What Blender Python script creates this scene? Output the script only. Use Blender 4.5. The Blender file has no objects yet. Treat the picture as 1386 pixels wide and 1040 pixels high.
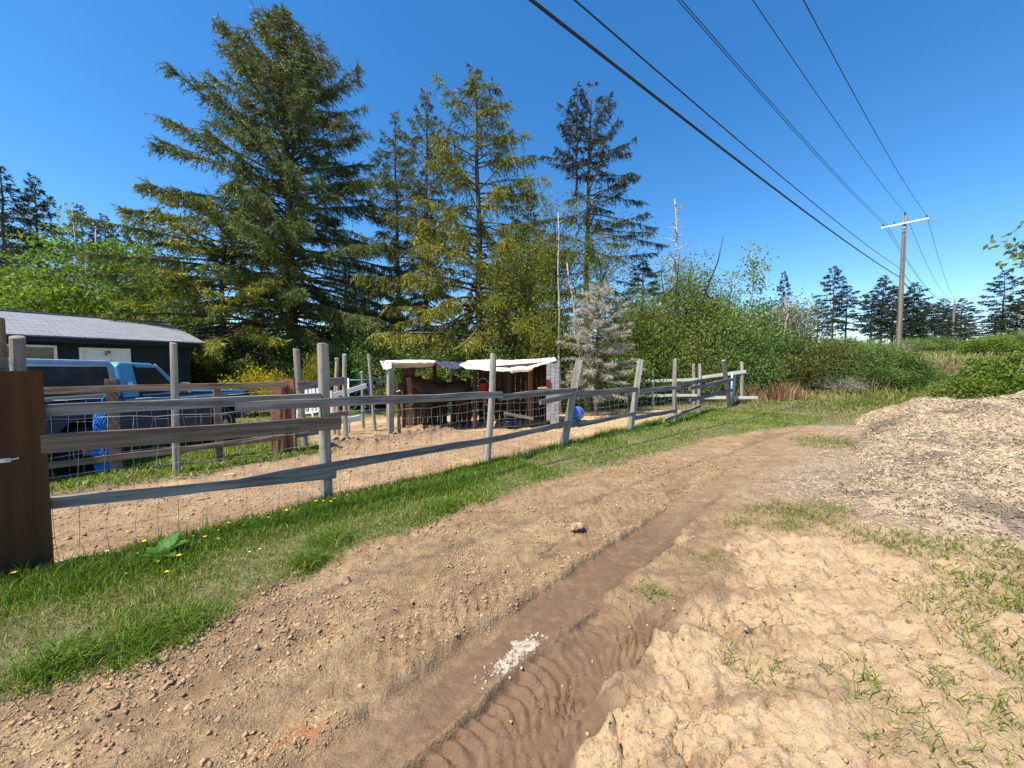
import bpy, math, random
import numpy as np
from mathutils import Vector, Matrix
R = math.radians
scene = bpy.context.scene
col = scene.collection
SQ = math.sqrt(0.5)

# ------------------------------------------------------------------ camera, sky, sun, exposure
PITCH = R(2.75); CAMH = 1.6; FP = 500.0
cam_d = bpy.data.cameras.new('camera'); cam = bpy.data.objects.new('camera', cam_d); col.objects.link(cam)
cam.location = (0, 0, CAMH); cam.rotation_euler = (R(90) - PITCH, 0, 0)
cam_d.sensor_width = 36; cam_d.lens = 36 * FP / 1386.0; cam_d.clip_start = 0.05; cam_d.clip_end = 3000
scene.camera = cam
SUN_EL = R(60); SUN_AZ = math.atan2(-0.80, -0.60)          # azimuth from +Y towards +X
w = bpy.data.worlds.new('World'); scene.world = w; w.use_nodes = True
wn = w.node_tree.nodes; wl = w.node_tree.links
sky = wn.new('ShaderNodeTexSky'); sky.sky_type = 'NISHITA'; sky.sun_disc = False
sky.sun_elevation = SUN_EL; sky.sun_rotation = SUN_AZ
sky.altitude = 300; sky.air_density = 1.0; sky.dust_density = 0.25; sky.ozone_density = 3.0
hsv = wn.new('ShaderNodeHueSaturation'); hsv.inputs['Saturation'].default_value = 1.32; hsv.inputs['Value'].default_value = 1.0
wl.new(sky.outputs[0], hsv.inputs['Color']); wl.new(hsv.outputs[0], wn['Background'].inputs[0])
wn['Background'].inputs[1].default_value = 0.136
sd = bpy.data.lights.new('sun', 'SUN'); sun = bpy.data.objects.new('sun', sd); col.objects.link(sun)
sd.energy = 5.0; sd.angle = R(0.53); sd.color = (1.0, 0.94, 0.85)
tosun = Vector((math.sin(SUN_AZ) * math.cos(SUN_EL), math.cos(SUN_AZ) * math.cos(SUN_EL), math.sin(SUN_EL)))
sun.rotation_euler = tosun.to_track_quat('Z', 'Y').to_euler()
scene.view_settings.view_transform = 'Standard'; scene.view_settings.look = 'None'
scene.view_settings.exposure = 0.74; scene.view_settings.gamma = 1.0
scene.render.engine = 'CYCLES'

# ------------------------------------------------------------------ noise and terrain
def _h(ix, iy, seed):
    n = (ix.astype(np.int64) * 374761393 + iy.astype(np.int64) * 668265263 + seed * 982451653) & 0x7fffffff
    n = ((n ^ (n >> 13)) * 1274126177) & 0x7fffffff
    n = ((n ^ (n >> 16)) * 668265263) & 0x7fffffff
    return ((n ^ (n >> 15)) & 0xffff) / 65535.0
def vn(x, y, seed=0):
    x = np.asarray(x, float); y = np.asarray(y, float)
    ix = np.floor(x); iy = np.floor(y); fx = x - ix; fy = y - iy
    ux = fx * fx * fx * (fx * (fx * 6 - 15) + 10); uy = fy * fy * fy * (fy * (fy * 6 - 15) + 10)
    a = _h(ix, iy, seed); b = _h(ix + 1, iy, seed); c = _h(ix, iy + 1, seed); d = _h(ix + 1, iy + 1, seed)
    return (a * (1 - ux) + b * ux) * (1 - uy) + (c * (1 - ux) + d * ux) * uy
def fbm(x, y, seed=0, octv=4, gain=0.5):
    t = 0; a = 1; s = 0
    for i in range(octv):
        t = t + a * (vn(x, y, seed + i * 17) * 2 - 1); s += a; a *= gain; x = x * 2.03 + 7.1; y = y * 2.03 - 3.7
    return t / s
def worley(x, y, seed=0):
    """F1, F2 and the id hash of the nearest cell"""
    ix = np.floor(x); iy = np.floor(y); f1 = np.full(x.shape, 9.0); f2 = np.full(x.shape, 9.0); idh = np.zeros(x.shape)
    for dx in (-1, 0, 1):
        for dy in (-1, 0, 1):
            cx, cy = ix + dx, iy + dy; px = cx + _h(cx, cy, seed); py = cy + _h(cx, cy, seed + 51); d = np.hypot(px - x, py - y)
            nr = d < f1; f2 = np.where(nr, f1, np.minimum(f2, d)); idh = np.where(nr, _h(cx, cy, seed + 97), idh); f1 = np.where(nr, d, f1)
    return f1, f2, idh
def ss(a, b, x):
    t = np.clip((x - a) / (b - a), 0, 1); return t * t * (3 - 2 * t)

def H0(x, y):
    """large-scale ground height"""
    x = np.asarray(x, float); y = np.asarray(y, float)
    s = (x + y) * SQ; t = (x - y) * SQ
    rise = np.where(s < 43, 2.3 * ss(14, 43, s) * 1.0, 2.3 + 0.041 * (s - 43))
    rise = np.minimum(rise, 9) * ss(-24, -5, t)
    drop = np.clip(0.055 * (-4.5 - t), 0, 0.45) * ss(6.5, 12, y) * (1 - ss(30, 60, y))
    dip = .13 * np.exp(-((x + 7.4) / 1.3) ** 4 - ((y - 7.3) / 2.6) ** 4)
    return rise - drop - dip

def ray(px, py):
    u = (px - 693) / FP; v = (520 - py) / FP
    return np.array([u, math.cos(PITCH) + v * math.sin(PITCH), -math.sin(PITCH) + v * math.cos(PITCH)])
def P(px, py):
    """ground point seen at a pixel of the photograph"""
    d = ray(px, py); z = 0.0
    for i in range(30):
        k = (z - CAMH) / d[2]; z = 0.6 * z + 0.4 * float(H0(d[0] * k, d[1] * k))
    return Vector((d[0] * k, d[1] * k, z))
def D(px, py, Y):
    d = ray(px, py); k = Y / d[1]; return Vector((d[0] * k, Y, CAMH + d[2] * k))
def VP(px, py, a, b):
    """point of the vertical plane through ground points a and b seen at a pixel"""
    d = ray(px, py); nx, ny = -(b[1] - a[1]), (b[0] - a[0])
    k = (a[0] * nx + a[1] * ny) / (d[0] * nx + d[1] * ny)
    return Vector((d[0] * k, d[1] * k, CAMH + d[2] * k))

EDGE_S = [-6, -.47, -.11, .4, .8, 1.3, 1.87, 2.68, 3.65, 5.57, 7.5, 9.8, 12.2, 14]
EDGE_T = [-2.8, -2.92, -2.86, -2.96, -3.06, -3.26, -3.2, -3.19, -3.28, -2.95, -2.75, -2.35, -1.6, 0.5]
GRASS_BLOBS = [(3.06, 3.95, .42, .8), (3.5, 4.1, .3, .5), (6.9, 7.7, .75, 1.0), (6.1, 7.3, .5, .6), (3.7, 3.25, .36, 1.1), (3.35, 3.35, .3, .7),
               (3.5, 2.5, .45, 1.0), (2.95, 2.25, .3, .5), (1.0, 2.55, .16, .6), (1.75, 1.62, .3, .5), (3.0, 1.75, .6, .7),
               (2.75, 3.55, .2, .6), (2.35, 3.7, .22, .6), (1.35, 1.85, .2, .35), (2.3, 1.45, .5, .6), (4.4, 3.95, .25, .8), (4.2, 2.8, .6, 1.0), (1.6, 3.05, .2, .35)]
PILE = [(9.5, 10.3), (7.6, 8.0), (6.2, 6.6), (5.1, 5.5), (3.9, 4.4), (4.3, 3.5), (6, 2.9), (9, 2.2), (15, 2), (17, 8), (13, 11)]
def poly_sd(x, y, poly):
    """positive inside"""
    d = np.full(x.shape, 1e9); ins = np.zeros(x.shape, bool); n = len(poly)
    for i in range(n):
        ax, ay = poly[i]; bx, by = poly[(i + 1) % n]; ex, ey = bx - ax, by - ay
        k = np.clip(((x - ax) * ex + (y - ay) * ey) / (ex * ex + ey * ey), 0, 1)
        d = np.minimum(d, np.hypot(x - ax - k * ex, y - ay - k * ey))
        c = ((ay > y) != (by > y)) & (x < (bx - ax) * (y - ay) / (by - ay + 1e-12) + ax); ins ^= c
    return np.where(ins, d, -d)

def G(x, y, masks=False):
    """full ground height (and surface masks) at points"""
    x = np.asarray(x, float); y = np.asarray(y, float)
    s = (x + y) * SQ; t0 = (x - y) * SQ
    z = H0(x, y)
    near = 1 - ss(16, 30, np.hypot(x, y))
    t = t0 + .07 * fbm(s * .45, s * 0, 3, 2) + .035 * fbm(s * 3, t0 * 3, 5, 2) + .02 * fbm(s * 11, t0 * 9, 6, 2)
    t = t + .13 * fbm(s * 1.4, s * 0 + 8, 4, 3) * ss(-1.25, -.9, t0) + .05 * fbm(s * 5, t0 * 5, 8, 2) * ss(-1.1, -.85, t0)
    edge = np.interp(s, EDGE_S, EDGE_T) + .10 * fbm(s * 1.6, t0 * 1.2, 9, 3) + .05 * fbm(s * 6, t0 * 6, 10, 2)
    pad_edge = -4.46 + .10 * fbm(s * 1.3, s * 0 + 4, 21, 3)
    pad = 1 - ss(-.06, .05, t0 - pad_edge)
    lawn_e = -7.35 + .25 * fbm(s * .8, t0 * .8, 31, 2)
    lawn = (1 - ss(-.1, .1, t0 - lawn_e)) * (1 - ss(2.0, 2.8, s)) + (1 - ss(-10.4, -9.6, t0)) * (1 - ss(2.5, 3.2, s)) + (1 - ss(-15.5, -13.5, t0))
    lawn = np.clip(lawn, 0, 1) * pad
    paddock = pad * (1 - lawn) * (1 - ss(13.5, 15.5, s + .3 * t0 * 0)) 
    strip = (1 - pad) * (1 - ss(-.12, .10, t0 - edge))
    far_g = ss(13.3, 14.6, s + .5 * fbm(s, t0, 41, 3)) * (1 - paddock)
    blob = np.zeros(x.shape)
    for bx, by, br, ba in GRASS_BLOBS:
        dd = np.hypot(x - bx, y - by) / br
        blob = np.maximum(blob, ba * np.clip(1.25 - dd, 0, 1))
    blob = np.clip(blob + .45 * fbm(x * 5, y * 5, 51, 3) * (blob > .02), 0, 1)
    grass = np.clip(strip + far_g + lawn, 0, 1)
    road = np.clip(1 - grass - paddock, 0, 1)
    dn = road * near
    # --- tracks
    wetn = fbm(s * .9, t * 4, 61, 3)
    fade = 1 - ss(4.5, 9.5, s)
    def band(a, b, e=.03):
        return ss(a - e, a + e, t) * (1 - ss(b - e, b + e, t))
    smooth_b = band(-1.66, -1.30, .035) * (1 - .25 * ss(6, 10, s)); tread = band(-1.29, -.93, .015); rwet = band(-.95, -.80, .02) * (1 - ss(2.0, 2.8, s)) * ss(-.25, .1, fbm(s * 2.1, s * 0 + 3, 62, 2))
    lt = band(-2.02, -1.72, .03)
    cut = np.clip(.5 + 1.3 * fbm(s * 7, t * 3, 66, 3), 0, 1)
    tau = np.clip(t + 1.29, 0, .36); ph = (s - tau * .9 + tau * tau / .2 + .02 * fbm(s * 5, t * 6, 67, 2)) / .072
    lug = (ss(.42, .62, np.abs((ph % 1) * 2 - 1)) - .5) * np.clip(.75 + 1.1 * fbm(s * 5, t * 7, 69, 3), .1, 1.3)
    ph2 = (s + (t + 1.87) * .6) / .085; lug2 = ss(.2, .8, np.abs((ph2 % 1) * 2 - 1)) - .5
    lf = 1 - ss(1.7, 2.5, s + .4 * fbm(s * 2, t * 4, 68, 2))
    zr = -.022 * smooth_b - tread * (.030 * fade + .028 * lf) + tread * lf * .040 * lug - .034 * rwet
    zr += lt * (-.022 + .022 * lug2 * ss(-.1, .5, fbm(s * .8, s * 0 + 2, 71, 2)))
    zr += .028 * np.exp(-((t + 1.70) / .05) ** 2) * (.4 + cut) + .03 * np.exp(-((t + .90) / .035) ** 2) * (cut - .2) * (1 - rwet) + .035 * np.exp(-((t + 1.26) / .04) ** 2) * (cut - .35) * (1 - ss(4, 6, s))
    # ridge thrown up on the left
    zr += .05 * np.exp(-((t + 2.18) / .07) ** 2) * np.clip(.3 + 1.4 * fbm(s * 5, t * 4, 73, 3), 0, 1) * (1 - ss(1.6, 2.6, s))
    zr -= .035 * np.exp(-((t + 2.32) / .08) ** 2) * (1 - ss(1.6, 2.6, s))
    for k, (tc, am) in enumerate([(-.55, .015), (-.2, .014), (.25, .012), (-2.45, .012)]):
        zr += am * np.exp(-((t - tc + .05 * fbm(s * .6, s * 0, 80 + k, 2)) / .07) ** 2) * ss(3, 5, s)
    inb = np.clip(smooth_b + tread * lf + rwet, 0, 1)
    # --- crumbly soil
    rough = fbm(x * 9, y * 9, 91, 4); r2 = fbm(x * 28, y * 28, 95, 3); big = fbm(x * 2.2, y * 2.2, 99, 3)
    cl = np.clip(fbm(x * 13, y * 13, 111, 2), 0, 1)
    crust = ss(-.92, -.80, t + .26 * fbm(s * 1.7, t0 * 2, 7, 4)) * ss(.0, .35, 1 - ss(2.4, 4.2, y + .6 * big)) * (1 - grass)
    # broken plates of dry crust (stepped)
    pl = fbm(s * 3.2 + .5 * fbm(x * 4, y * 4, 121, 2), t * 6.5, 123, 3)
    step = ss(.02, .07, pl) + .7 * ss(-.30, -.25, pl) + .5 * ss(.30, .34, pl)
    zr += (1 - inb) * (.020 * rough + .006 * r2 + .018 * big + .022 * cl * (1 - .6 * crust)) 
    zr += crust * (.020 * step - .02)
    near_i = np.nonzero(((np.hypot(x, y) < 11) & (road > .05)).ravel())[0]
    if len(near_i):
        xf, yf_, tf, sf_ = x.ravel()[near_i], y.ravel()[near_i], t.ravel()[near_i], s.ravel()[near_i]
        wx = xf + .03 * fbm(xf * 14, yf_ * 14, 301, 2); wy = yf_ + .03 * fbm(xf * 14, yf_ * 14, 305, 2)
        a1, a2, ah = worley(wx * 16, wy * 16, 311); b1, b2, bh = worley(wx * 34, wy * 34, 313)
        patch = np.clip(.45 + 1.5 * fbm(xf * 1.6, yf_ * 1.6, 317, 3), .1, 1.15)
        lump = (ah > .45) * np.clip(.52 - a1, 0, 1) * .075 * ah + np.clip(.5 - b1, 0, 1) * .034 * bh
        c1, c2, ch = worley(wx * 4.6 + .25 * fbm(xf * 6, yf_ * 6, 321, 2), wy * 6.2, 323); d1, d2, dh = worley(wx * 11, wy * 13, 327)
        plate = .030 * (ch - .5) + .024 * (dh - .5) - .085 * (1 - ss(.0, .09, c2 - c1)) * (ch > .25) - .035 * (1 - ss(.0, .12, d2 - d1)) * (dh > .45) + .018 * np.clip(.5 - b1, 0, 1) * bh
        inb_f, cr_f = inb.ravel()[near_i], crust.ravel()[near_i]
        add = np.zeros(x.size); left = (1 - ss(-1.75, -1.5, tf))
        add[near_i] = (1 - inb_f) * (lump * patch * (.35 + .9 * left) + plate * cr_f * np.clip(.75 + 1.2 * fbm(xf * 1.3, yf_ * 1.3, 331, 2), .25, 1.2)) + .006 * fbm(sf_ * 1.2, tf * 17, 333, 3) - inb_f * .010 * (1 - ss(0, .06, c2 - c1))
        zr += add.reshape(x.shape)
    zr += .06 * np.exp(-(((s - 1.45) / .30) ** 2 + ((t + 2.98) / .17) ** 2)) * (.6 + rough)        # spill of soil onto the verge
    # far low berm of dug soil
    zr += .27 * np.exp(-(((x - 8.0) / 1.7) ** 2 + ((y - 10.5) / .6) ** 2)) * (1 + .5 * rough + .7 * big)
    z = z + dn * zr
    # --- verge, lawn, paddock
    z = z + strip * near * (.045 + .03 * fbm(x * 2, y * 2, 131, 3)) + far_g * .12 * fbm(x * .5, y * .5, 133, 3) * ss(14, 20, s)
    hoof = fbm(x * 5, y * 5, 141, 3)
    z = z + paddock * (-.07 + .035 * hoof + .02 * np.clip(fbm(x * 12, y * 12, 145, 2), 0, 1)) + lawn * .03 * fbm(x * 2, y * 2, 147, 2)
    # trampled bank along the inner fence
    ax, ay, bx, by = -4.6, 6.0, -1.7, 9.6
    k = np.clip(((x - ax) * (bx - ax) + (y - ay) * (by - ay)) / ((bx - ax) ** 2 + (by - ay) ** 2), 0, 1)
    db = np.hypot(x - ax - k * (bx - ax), y - ay - k * (by - ay))
    bank = np.exp(-(db / .32) ** 2) * paddock
    z = z + bank * (.16 + .14 * rough)
    if not masks: return z
    wet = np.clip(smooth_b * (.72 + .6 * wetn) * (1 - .8 * ss(2.8, 6, s)) + tread * lf * (.65 + .5 * wetn) + rwet * .8 + lt * .45 * ss(-.2, .3, wetn), 0, 1) * road
    wet = np.clip(wet + .55 * ss(.10, .5, fbm(s * .8, t * 6, 151, 4)) * (1 - .5 * ss(4, 8, s)) * road * (1 - ss(-.7, -.5, t)) * (1 - crust) + .7 * np.exp(-(((x - .32) / .22) ** 2 + ((y - 1.62) / .12) ** 2)) * 0 + bank * .7, 0, 1)
    pl_ = fbm(x * 1.2, y * 1.2, 161, 3)
    mulch = np.clip(ss(.2, 1.2, poly_sd(x, y, PILE) + 1.4 + .5 * pl_), 0, 1) * road + np.exp(-(((x - 8.2) / 1.9) ** 2 + ((y - 10.6) / .6) ** 2)) * road
    straw = paddock * ss(.0, .5, .7 * pl_ + .75 * ss(6.5, 10.5, s - .35 * t - 2) - .1) + road * .5 * ss(.1, .5, fbm(s * 2.2, t * 5, 171, 3)) * (1 - inb)
    cp = P(405, 992)
    clay = np.exp(-(((x - cp.x) / .12) ** 2 + ((y - cp.y) / .07) ** 2)) * road
    return z, dict(grass=grass, blob=blob * road, wet=wet, mulch=np.clip(mulch, 0, 1), straw=np.clip(straw, 0, 1), crust=crust, clay=clay, paddock=paddock, lawn=lawn, strip=strip, far=far_g, road=road, bank=bank)
def gz(x, y): return float(G(np.array([x]), np.array([y]))[0])

# ------------------------------------------------------------------ materials
def new_mat(name):
    m = bpy.data.materials.new(name); m.use_nodes = True
    nt = m.node_tree; b = nt.nodes['Principled BSDF']; return m, nt, b
def nd(nt, typ, ins=None, **props):
    n = nt.nodes.new(typ)
    for k, v in props.items(): setattr(n, k, v)
    for k, v in (ins or {}).items():
        if isinstance(v, bpy.types.NodeSocket): nt.links.new(v, n.inputs[k])
        else: n.inputs[k].default_value = v
    return n
def c4(c): return (c[0], c[1], c[2], 1)
def mix(nt, fac, a, b, bt='MIX'):
    n = nt.nodes.new('ShaderNodeMix'); n.data_type = 'RGBA'; n.blend_type = bt
    for k, v in ((0, fac), (6, a), (7, b)):
        if isinstance(v, bpy.types.NodeSocket): nt.links.new(v, n.inputs[k])
        else: n.inputs[k].default_value = v if k == 0 else c4(v)
    return n.outputs[2]
def mth(nt, op, a, b=0.0, clamp=False):
    n = nt.nodes.new('ShaderNodeMath'); n.operation = op; n.use_clamp = clamp
    for k, v in ((0, a), (1, b)):
        if isinstance(v, bpy.types.NodeSocket): nt.links.new(v, n.inputs[k])
        else: n.inputs[k].default_value = v
    return n.outputs[0]
def rng_(nt, v, a, b, c=0.0, d=1.0):
    n = nd(nt, 'ShaderNodeMapRange', {0: v, 1: a, 2: b, 3: c, 4: d}); n.interpolation_type = 'SMOOTHSTEP'; return n.outputs[0]
def coords(nt, stretch=(1, 1, 1), kind='Object'):
    tc = nd(nt, 'ShaderNodeTexCoord'); mp = nd(nt, 'ShaderNodeMapping', {'Vector': tc.outputs[kind], 'Scale': stretch}); return mp.outputs[0]
def noise(nt, vec, scale, detail=4, rough=.55):
    return nd(nt, 'ShaderNodeTexNoise', {'Vector': vec, 'Scale': scale, 'Detail': detail, 'Roughness': rough}).outputs[0]
def bump(nt, b, h, strength=.4, dist=.01):
    n = nd(nt, 'ShaderNodeBump', {'Height': h, 'Strength': strength, 'Distance': dist}); nt.links.new(n.outputs[0], b.inputs['Normal'])
def plain(name, c, rough=.6, metal=0.0, var=.25, scale=6, bmp=.15, spec=.4, dirt=None):
    m, nt, b = new_mat(name); v = coords(nt); n = noise(nt, v, scale, 5)
    cc = mix(nt, rng_(nt, n, .3, .7), [x * (1 - var) for x in c], [min(1, x * (1 + var)) for x in c])
    if dirt: cc = mix(nt, rng_(nt, noise(nt, v, scale * .45, 6, .65), .5, .72, 0, .75), cc, dirt)
    nt.links.new(cc, b.inputs['Base Color'])
    b.inputs['Roughness'].default_value = rough; b.inputs['Metallic'].default_value = metal; b.inputs['Specular IOR Level'].default_value = spec
    if bmp: bump(nt, b, noise(nt, v, scale * 6, 4), bmp, .005)
    return m
def wood(name, dark, light, axis='X', moss=None, scale=1.0):
    m, nt, b = new_mat(name)
    st = {'X': (1.2, 22, 22), 'Z': (22, 22, 1.2)}[axis]; st = tuple(x * scale for x in st)
    oi = nd(nt, 'ShaderNodeObjectInfo'); 
    tc = nd(nt, 'ShaderNodeTexCoord'); off = nd(nt, 'ShaderNodeVectorMath', {0: tc.outputs['Object'], 1: (0, 0, 0)})
    sc = nd(nt, 'ShaderNodeVectorMath', {0: oi.outputs['Random'], 3: 37.0}, operation='SCALE'); nt.links.new(sc.outputs[0], off.inputs[1])
    mp = nd(nt, 'ShaderNodeMapping', {'Vector': off.outputs[0], 'Scale': st})
    g = noise(nt, mp.outputs[0], 1.0, 6, .65); bl = noise(nt, off.outputs[0], 2.5, 3)
    c = mix(nt, rng_(nt, g, .3, .68), dark, light)
    c = mix(nt, rng_(nt, oi.outputs['Random'], 0, 1, 0, .45), c, [(a + b_) * .5 * .62 for a, b_ in zip(dark, light)])
    c = mix(nt, rng_(nt, bl, .55, .8, 0, .5), c, [x * .55 for x in dark])
    if moss: c = mix(nt, rng_(nt, noise(nt, off.outputs[0], 9, 4), .56, .7, 0, .6), c, moss)
    knot = nd(nt, 'ShaderNodeTexVoronoi', {'Vector': mp.outputs[0], 'Scale': .35}); k = rng_(nt, knot.outputs['Distance'], .05, .14, 1, 0)
    c = mix(nt, mth(nt, 'MULTIPLY', k, .6), c, [x * .3 for x in dark])
    nt.links.new(c, b.inputs['Base Color']); b.inputs['Roughness'].default_value = .85; b.inputs['Specular IOR Level'].default_value = .25
    bump(nt, b, g, .9, .009); return m
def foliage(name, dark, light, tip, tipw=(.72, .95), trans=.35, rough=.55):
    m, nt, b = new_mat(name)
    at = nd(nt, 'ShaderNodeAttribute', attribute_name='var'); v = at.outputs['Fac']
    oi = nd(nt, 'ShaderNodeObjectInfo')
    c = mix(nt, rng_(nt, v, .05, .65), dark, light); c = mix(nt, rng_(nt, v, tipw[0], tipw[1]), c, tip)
    h = nd(nt, 'ShaderNodeHueSaturation', {'Color': c, 'Hue': .5, 'Saturation': 1.0})
    hv = mth(nt, 'MULTIPLY_ADD', oi.outputs['Random'], .03); nt.nodes[-1].inputs[2].default_value = .485; nt.links.new(hv, h.inputs['Hue'])
    vv = mth(nt, 'MULTIPLY_ADD', oi.outputs['Random'], .3); nt.nodes[-1].inputs[2].default_value = .85; nt.links.new(vv, h.inputs['Value'])
    nt.links.new(h.outputs[0], b.inputs['Base Color']); b.inputs['Roughness'].default_value = rough; b.inputs['Specular IOR Level'].default_value = .3
    tr = nd(nt, 'ShaderNodeBsdfTranslucent'); h2 = nd(nt, 'ShaderNodeHueSaturation', {'Color': h.outputs[0], 'Hue': .485, 'Saturation': 1.1, 'Value': 1.2}); nt.links.new(h2.outputs[0], tr.inputs[0])
    mx = nd(nt, 'ShaderNodeMixShader', {0: trans}); nt.links.new(b.outputs[0], mx.inputs[1]); nt.links.new(tr.outputs[0], mx.inputs[2])
    nt.links.new(mx.outputs[0], nt.nodes['Material Output'].inputs[0]); return m

def ground_material():
    m, nt, b = new_mat('ground_soil'); L = nt.links
    A = nd(nt, 'ShaderNodeAttribute', attribute_name='mask_a'); B = nd(nt, 'ShaderNodeAttribute', attribute_name='mask_b'); Cc = nd(nt, 'ShaderNodeAttribute', attribute_name='mask_c')
    a = nd(nt, 'ShaderNodeSeparateColor', {0: A.outputs[0]}).outputs; bb = nd(nt, 'ShaderNodeSeparateColor', {0: B.outputs[0]}).outputs; cc = nd(nt, 'ShaderNodeSeparateColor', {0: Cc.outputs[0]}).outputs
    grass, wet, mul = a[0], a[1], a[2]; straw, crust, clay = bb[0], bb[1], bb[2]; pad, blob = cc[0], cc[1]
    v = coords(nt)
    n1 = noise(nt, v, 2.2, 6, .6); n2 = noise(nt, v, 14, 6, .65); n3 = noise(nt, v, 60, 4, .6); n4 = noise(nt, v, 180, 3, .6)
    soil = mix(nt, rng_(nt, n1, .35, .65), (.33, .213, .110), (.45, .305, .163))
    soil = mix(nt, rng_(nt, n2, .40, .66, 0, .6), soil, (.245, .148, .078))
    soil = mix(nt, mth(nt, 'MULTIPLY', crust, rng_(nt, n2, .32, .55)), soil, (.50, .345, .195)); soil = mix(nt, mth(nt, 'MULTIPLY', crust, rng_(nt, n1, .5, .68, 0, .7)), soil, (.36, .235, .13))
    padc = mix(nt, rng_(nt, n1, .35, .7), (.37, .242, .130), (.48, .325, .185)); padc = mix(nt, rng_(nt, n2, .5, .7, 0, .8), padc, (.24, .14, .08))
    soil = mix(nt, rng_(nt, n3, .52, .68, 0, .55), soil, (.20, .12, .065)); soil = mix(nt, rng_(nt, n4, .56, .7, 0, .5), soil, (.54, .39, .24))
    padc = mix(nt, rng_(nt, n3, .54, .68, 0, .6), padc, (.20, .115, .06))
    soil = mix(nt, pad, soil, padc)
    soil = mix(nt, rng_(nt, mth(nt, 'MULTIPLY', straw, rng_(nt, n3, .35, .6)), .1, .8), soil, (.60, .43, .22))
    mc = mix(nt, rng_(nt, n2, .35, .62), (.26, .185, .12), (.52, .385, .245)); mc = mix(nt, rng_(nt, n3, .52, .66, 0, .7), mc, (.17, .12, .08))
    soil = mix(nt, mth(nt, 'MULTIPLY', mul, .9), soil, mc)
    sv = nd(nt, 'ShaderNodeMapping', {'Vector': v, 'Rotation': (0, 0, R(-45)), 'Scale': (.7, 9, 1)}).outputs[0]
    soil = mix(nt, mth(nt, 'MULTIPLY', mth(nt, 'SUBTRACT', 1.0, pad), rng_(nt, noise(nt, sv, 1.0, 5, .6), .48, .68, 0, .55)), soil, (.20, .12, .066))
    wetf = rng_(nt, mth(nt, 'ADD', wet, mth(nt, 'MULTIPLY_ADD', n2, .5)), .1, 1.0); nt.nodes[-2].inputs
    wf = rng_(nt, wet, .1, .9)
    soil = mix(nt, mth(nt, 'MULTIPLY', wf, rng_(nt, n2, .25, .55, .75, 1.0)), soil, (.155, .090, .050))
    soil = mix(nt, mth(nt, 'MULTIPLY', clay, rng_(nt, n2, .3, .55)), soil, (.46, .18, .06))
    gs = mix(nt, rng_(nt, n2, .35, .65), (.075, .095, .025), (.25, .21, .10))
    soil = mix(nt, mth(nt, 'MULTIPLY', grass, .92), soil, gs); soil = mix(nt, mth(nt, 'MULTIPLY', blob, .5), soil, (.22, .19, .08))
    L.new(soil, b.inputs['Base Color'])
    b.inputs['Specular IOR Level'].default_value = .25
    L.new(rng_(nt, mth(nt, 'MULTIPLY', wf, rng_(nt, n2, .3, .6)), .2, 1, .92, .5), b.inputs['Roughness'])
    vo = nd(nt, 'ShaderNodeTexVoronoi', {'Vector': v, 'Scale': 26.0}, feature='DISTANCE_TO_EDGE')
    ck = mth(nt, 'MULTIPLY', rng_(nt, vo.outputs[0], 0, .06), crust)
    rougher = mth(nt, 'SUBTRACT', 1.0, mth(nt, 'MULTIPLY', wf, .75))
    h = mth(nt, 'ADD', mth(nt, 'MULTIPLY', n2, .9), mth(nt, 'ADD', mth(nt, 'MULTIPLY', n3, .75), mth(nt, 'MULTIPLY', n4, .35)))
    h = mth(nt, 'MULTIPLY', h, mth(nt, 'MULTIPLY', rougher, mth(nt, 'SUBTRACT', 1.0, mth(nt, 'MULTIPLY', crust, .5))))
    h = mth(nt, 'ADD', h, mth(nt, 'MULTIPLY', ck, .03))
    bump(nt, b, h, 1.0, .034); return m

M = {}
M['ground'] = ground_material()
M['post'] = wood('weathered_post_wood', (.20, .175, .14), (.44, .40, .33), 'Z', (.16, .17, .10))
M['rail'] = wood('weathered_rail_wood', (.085, .072, .062), (.34, .30, .26), 'X')
M['rail_brown'] = wood('brown_rail_wood', (.085, .055, .036), (.33, .24, .17), 'X')
M['rail_pale'] = wood('pale_rail_wood', (.40, .38, .33), (.66, .63, .55), 'X')
M['white_plank'] = wood('white_painted_plank', (.62, .60, .56), (.80, .78, .74), 'X')
M['brown_panel'] = wood('brown_stained_board', (.070, .027, .010), (.135, .058, .020), 'Z', None, .4)
M['red_brown'] = wood('red_brown_board', (.20, .085, .045), (.34, .16, .09), 'Z')
M['dark_wood'] = wood('dark_shed_wood', (.045, .028, .02), (.10, .066, .046), 'Z')
M['grey_wood'] = wood('grey_shed_wood', (.22, .21, .20), (.42, .40, .38), 'Z')
M['tan_wood'] = wood('tan_post_wood', (.36, .25, .14), (.55, .42, .27), 'Z')
M['wire'] = plain('galvanised_wire', (.42, .42, .42), .45, .6, .3, 3, 0)
M['galv'] = plain('galvanised_steel', (.55, .57, .58), .45, .7, .15, 4, 0)
M['tarp'] = plain('white_tarp', (.80, .77, .70), .7, 0, .06, 3, .2, .3, (.55, .45, .33))
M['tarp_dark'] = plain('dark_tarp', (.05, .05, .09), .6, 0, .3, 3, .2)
M['plywood'] = wood('plywood', (.36, .25, .15), (.55, .42, .28), 'X')
M['siding'] = plain('dark_green_siding', (.010, .022, .022), .6, 0, .25, 5, .1, .25)
M['trim_dark'] = plain('dark_trim', (.008, .010, .012), .55, 0, .2, 5, 0, .3)
M['white_paint'] = plain('white_paint', (.78, .78, .76), .5, 0, .05, 4, .05)
M['blue_paint'] = plain('light_blue_truck_paint', (.085, .33, .50), .32, .1, .08, 4, 0, .5, (.16, .28, .36))
M['navy_paint'] = plain('dark_blue_truck_paint', (.012, .035, .085), .3, .1, .1, 4, 0, .5)
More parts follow.
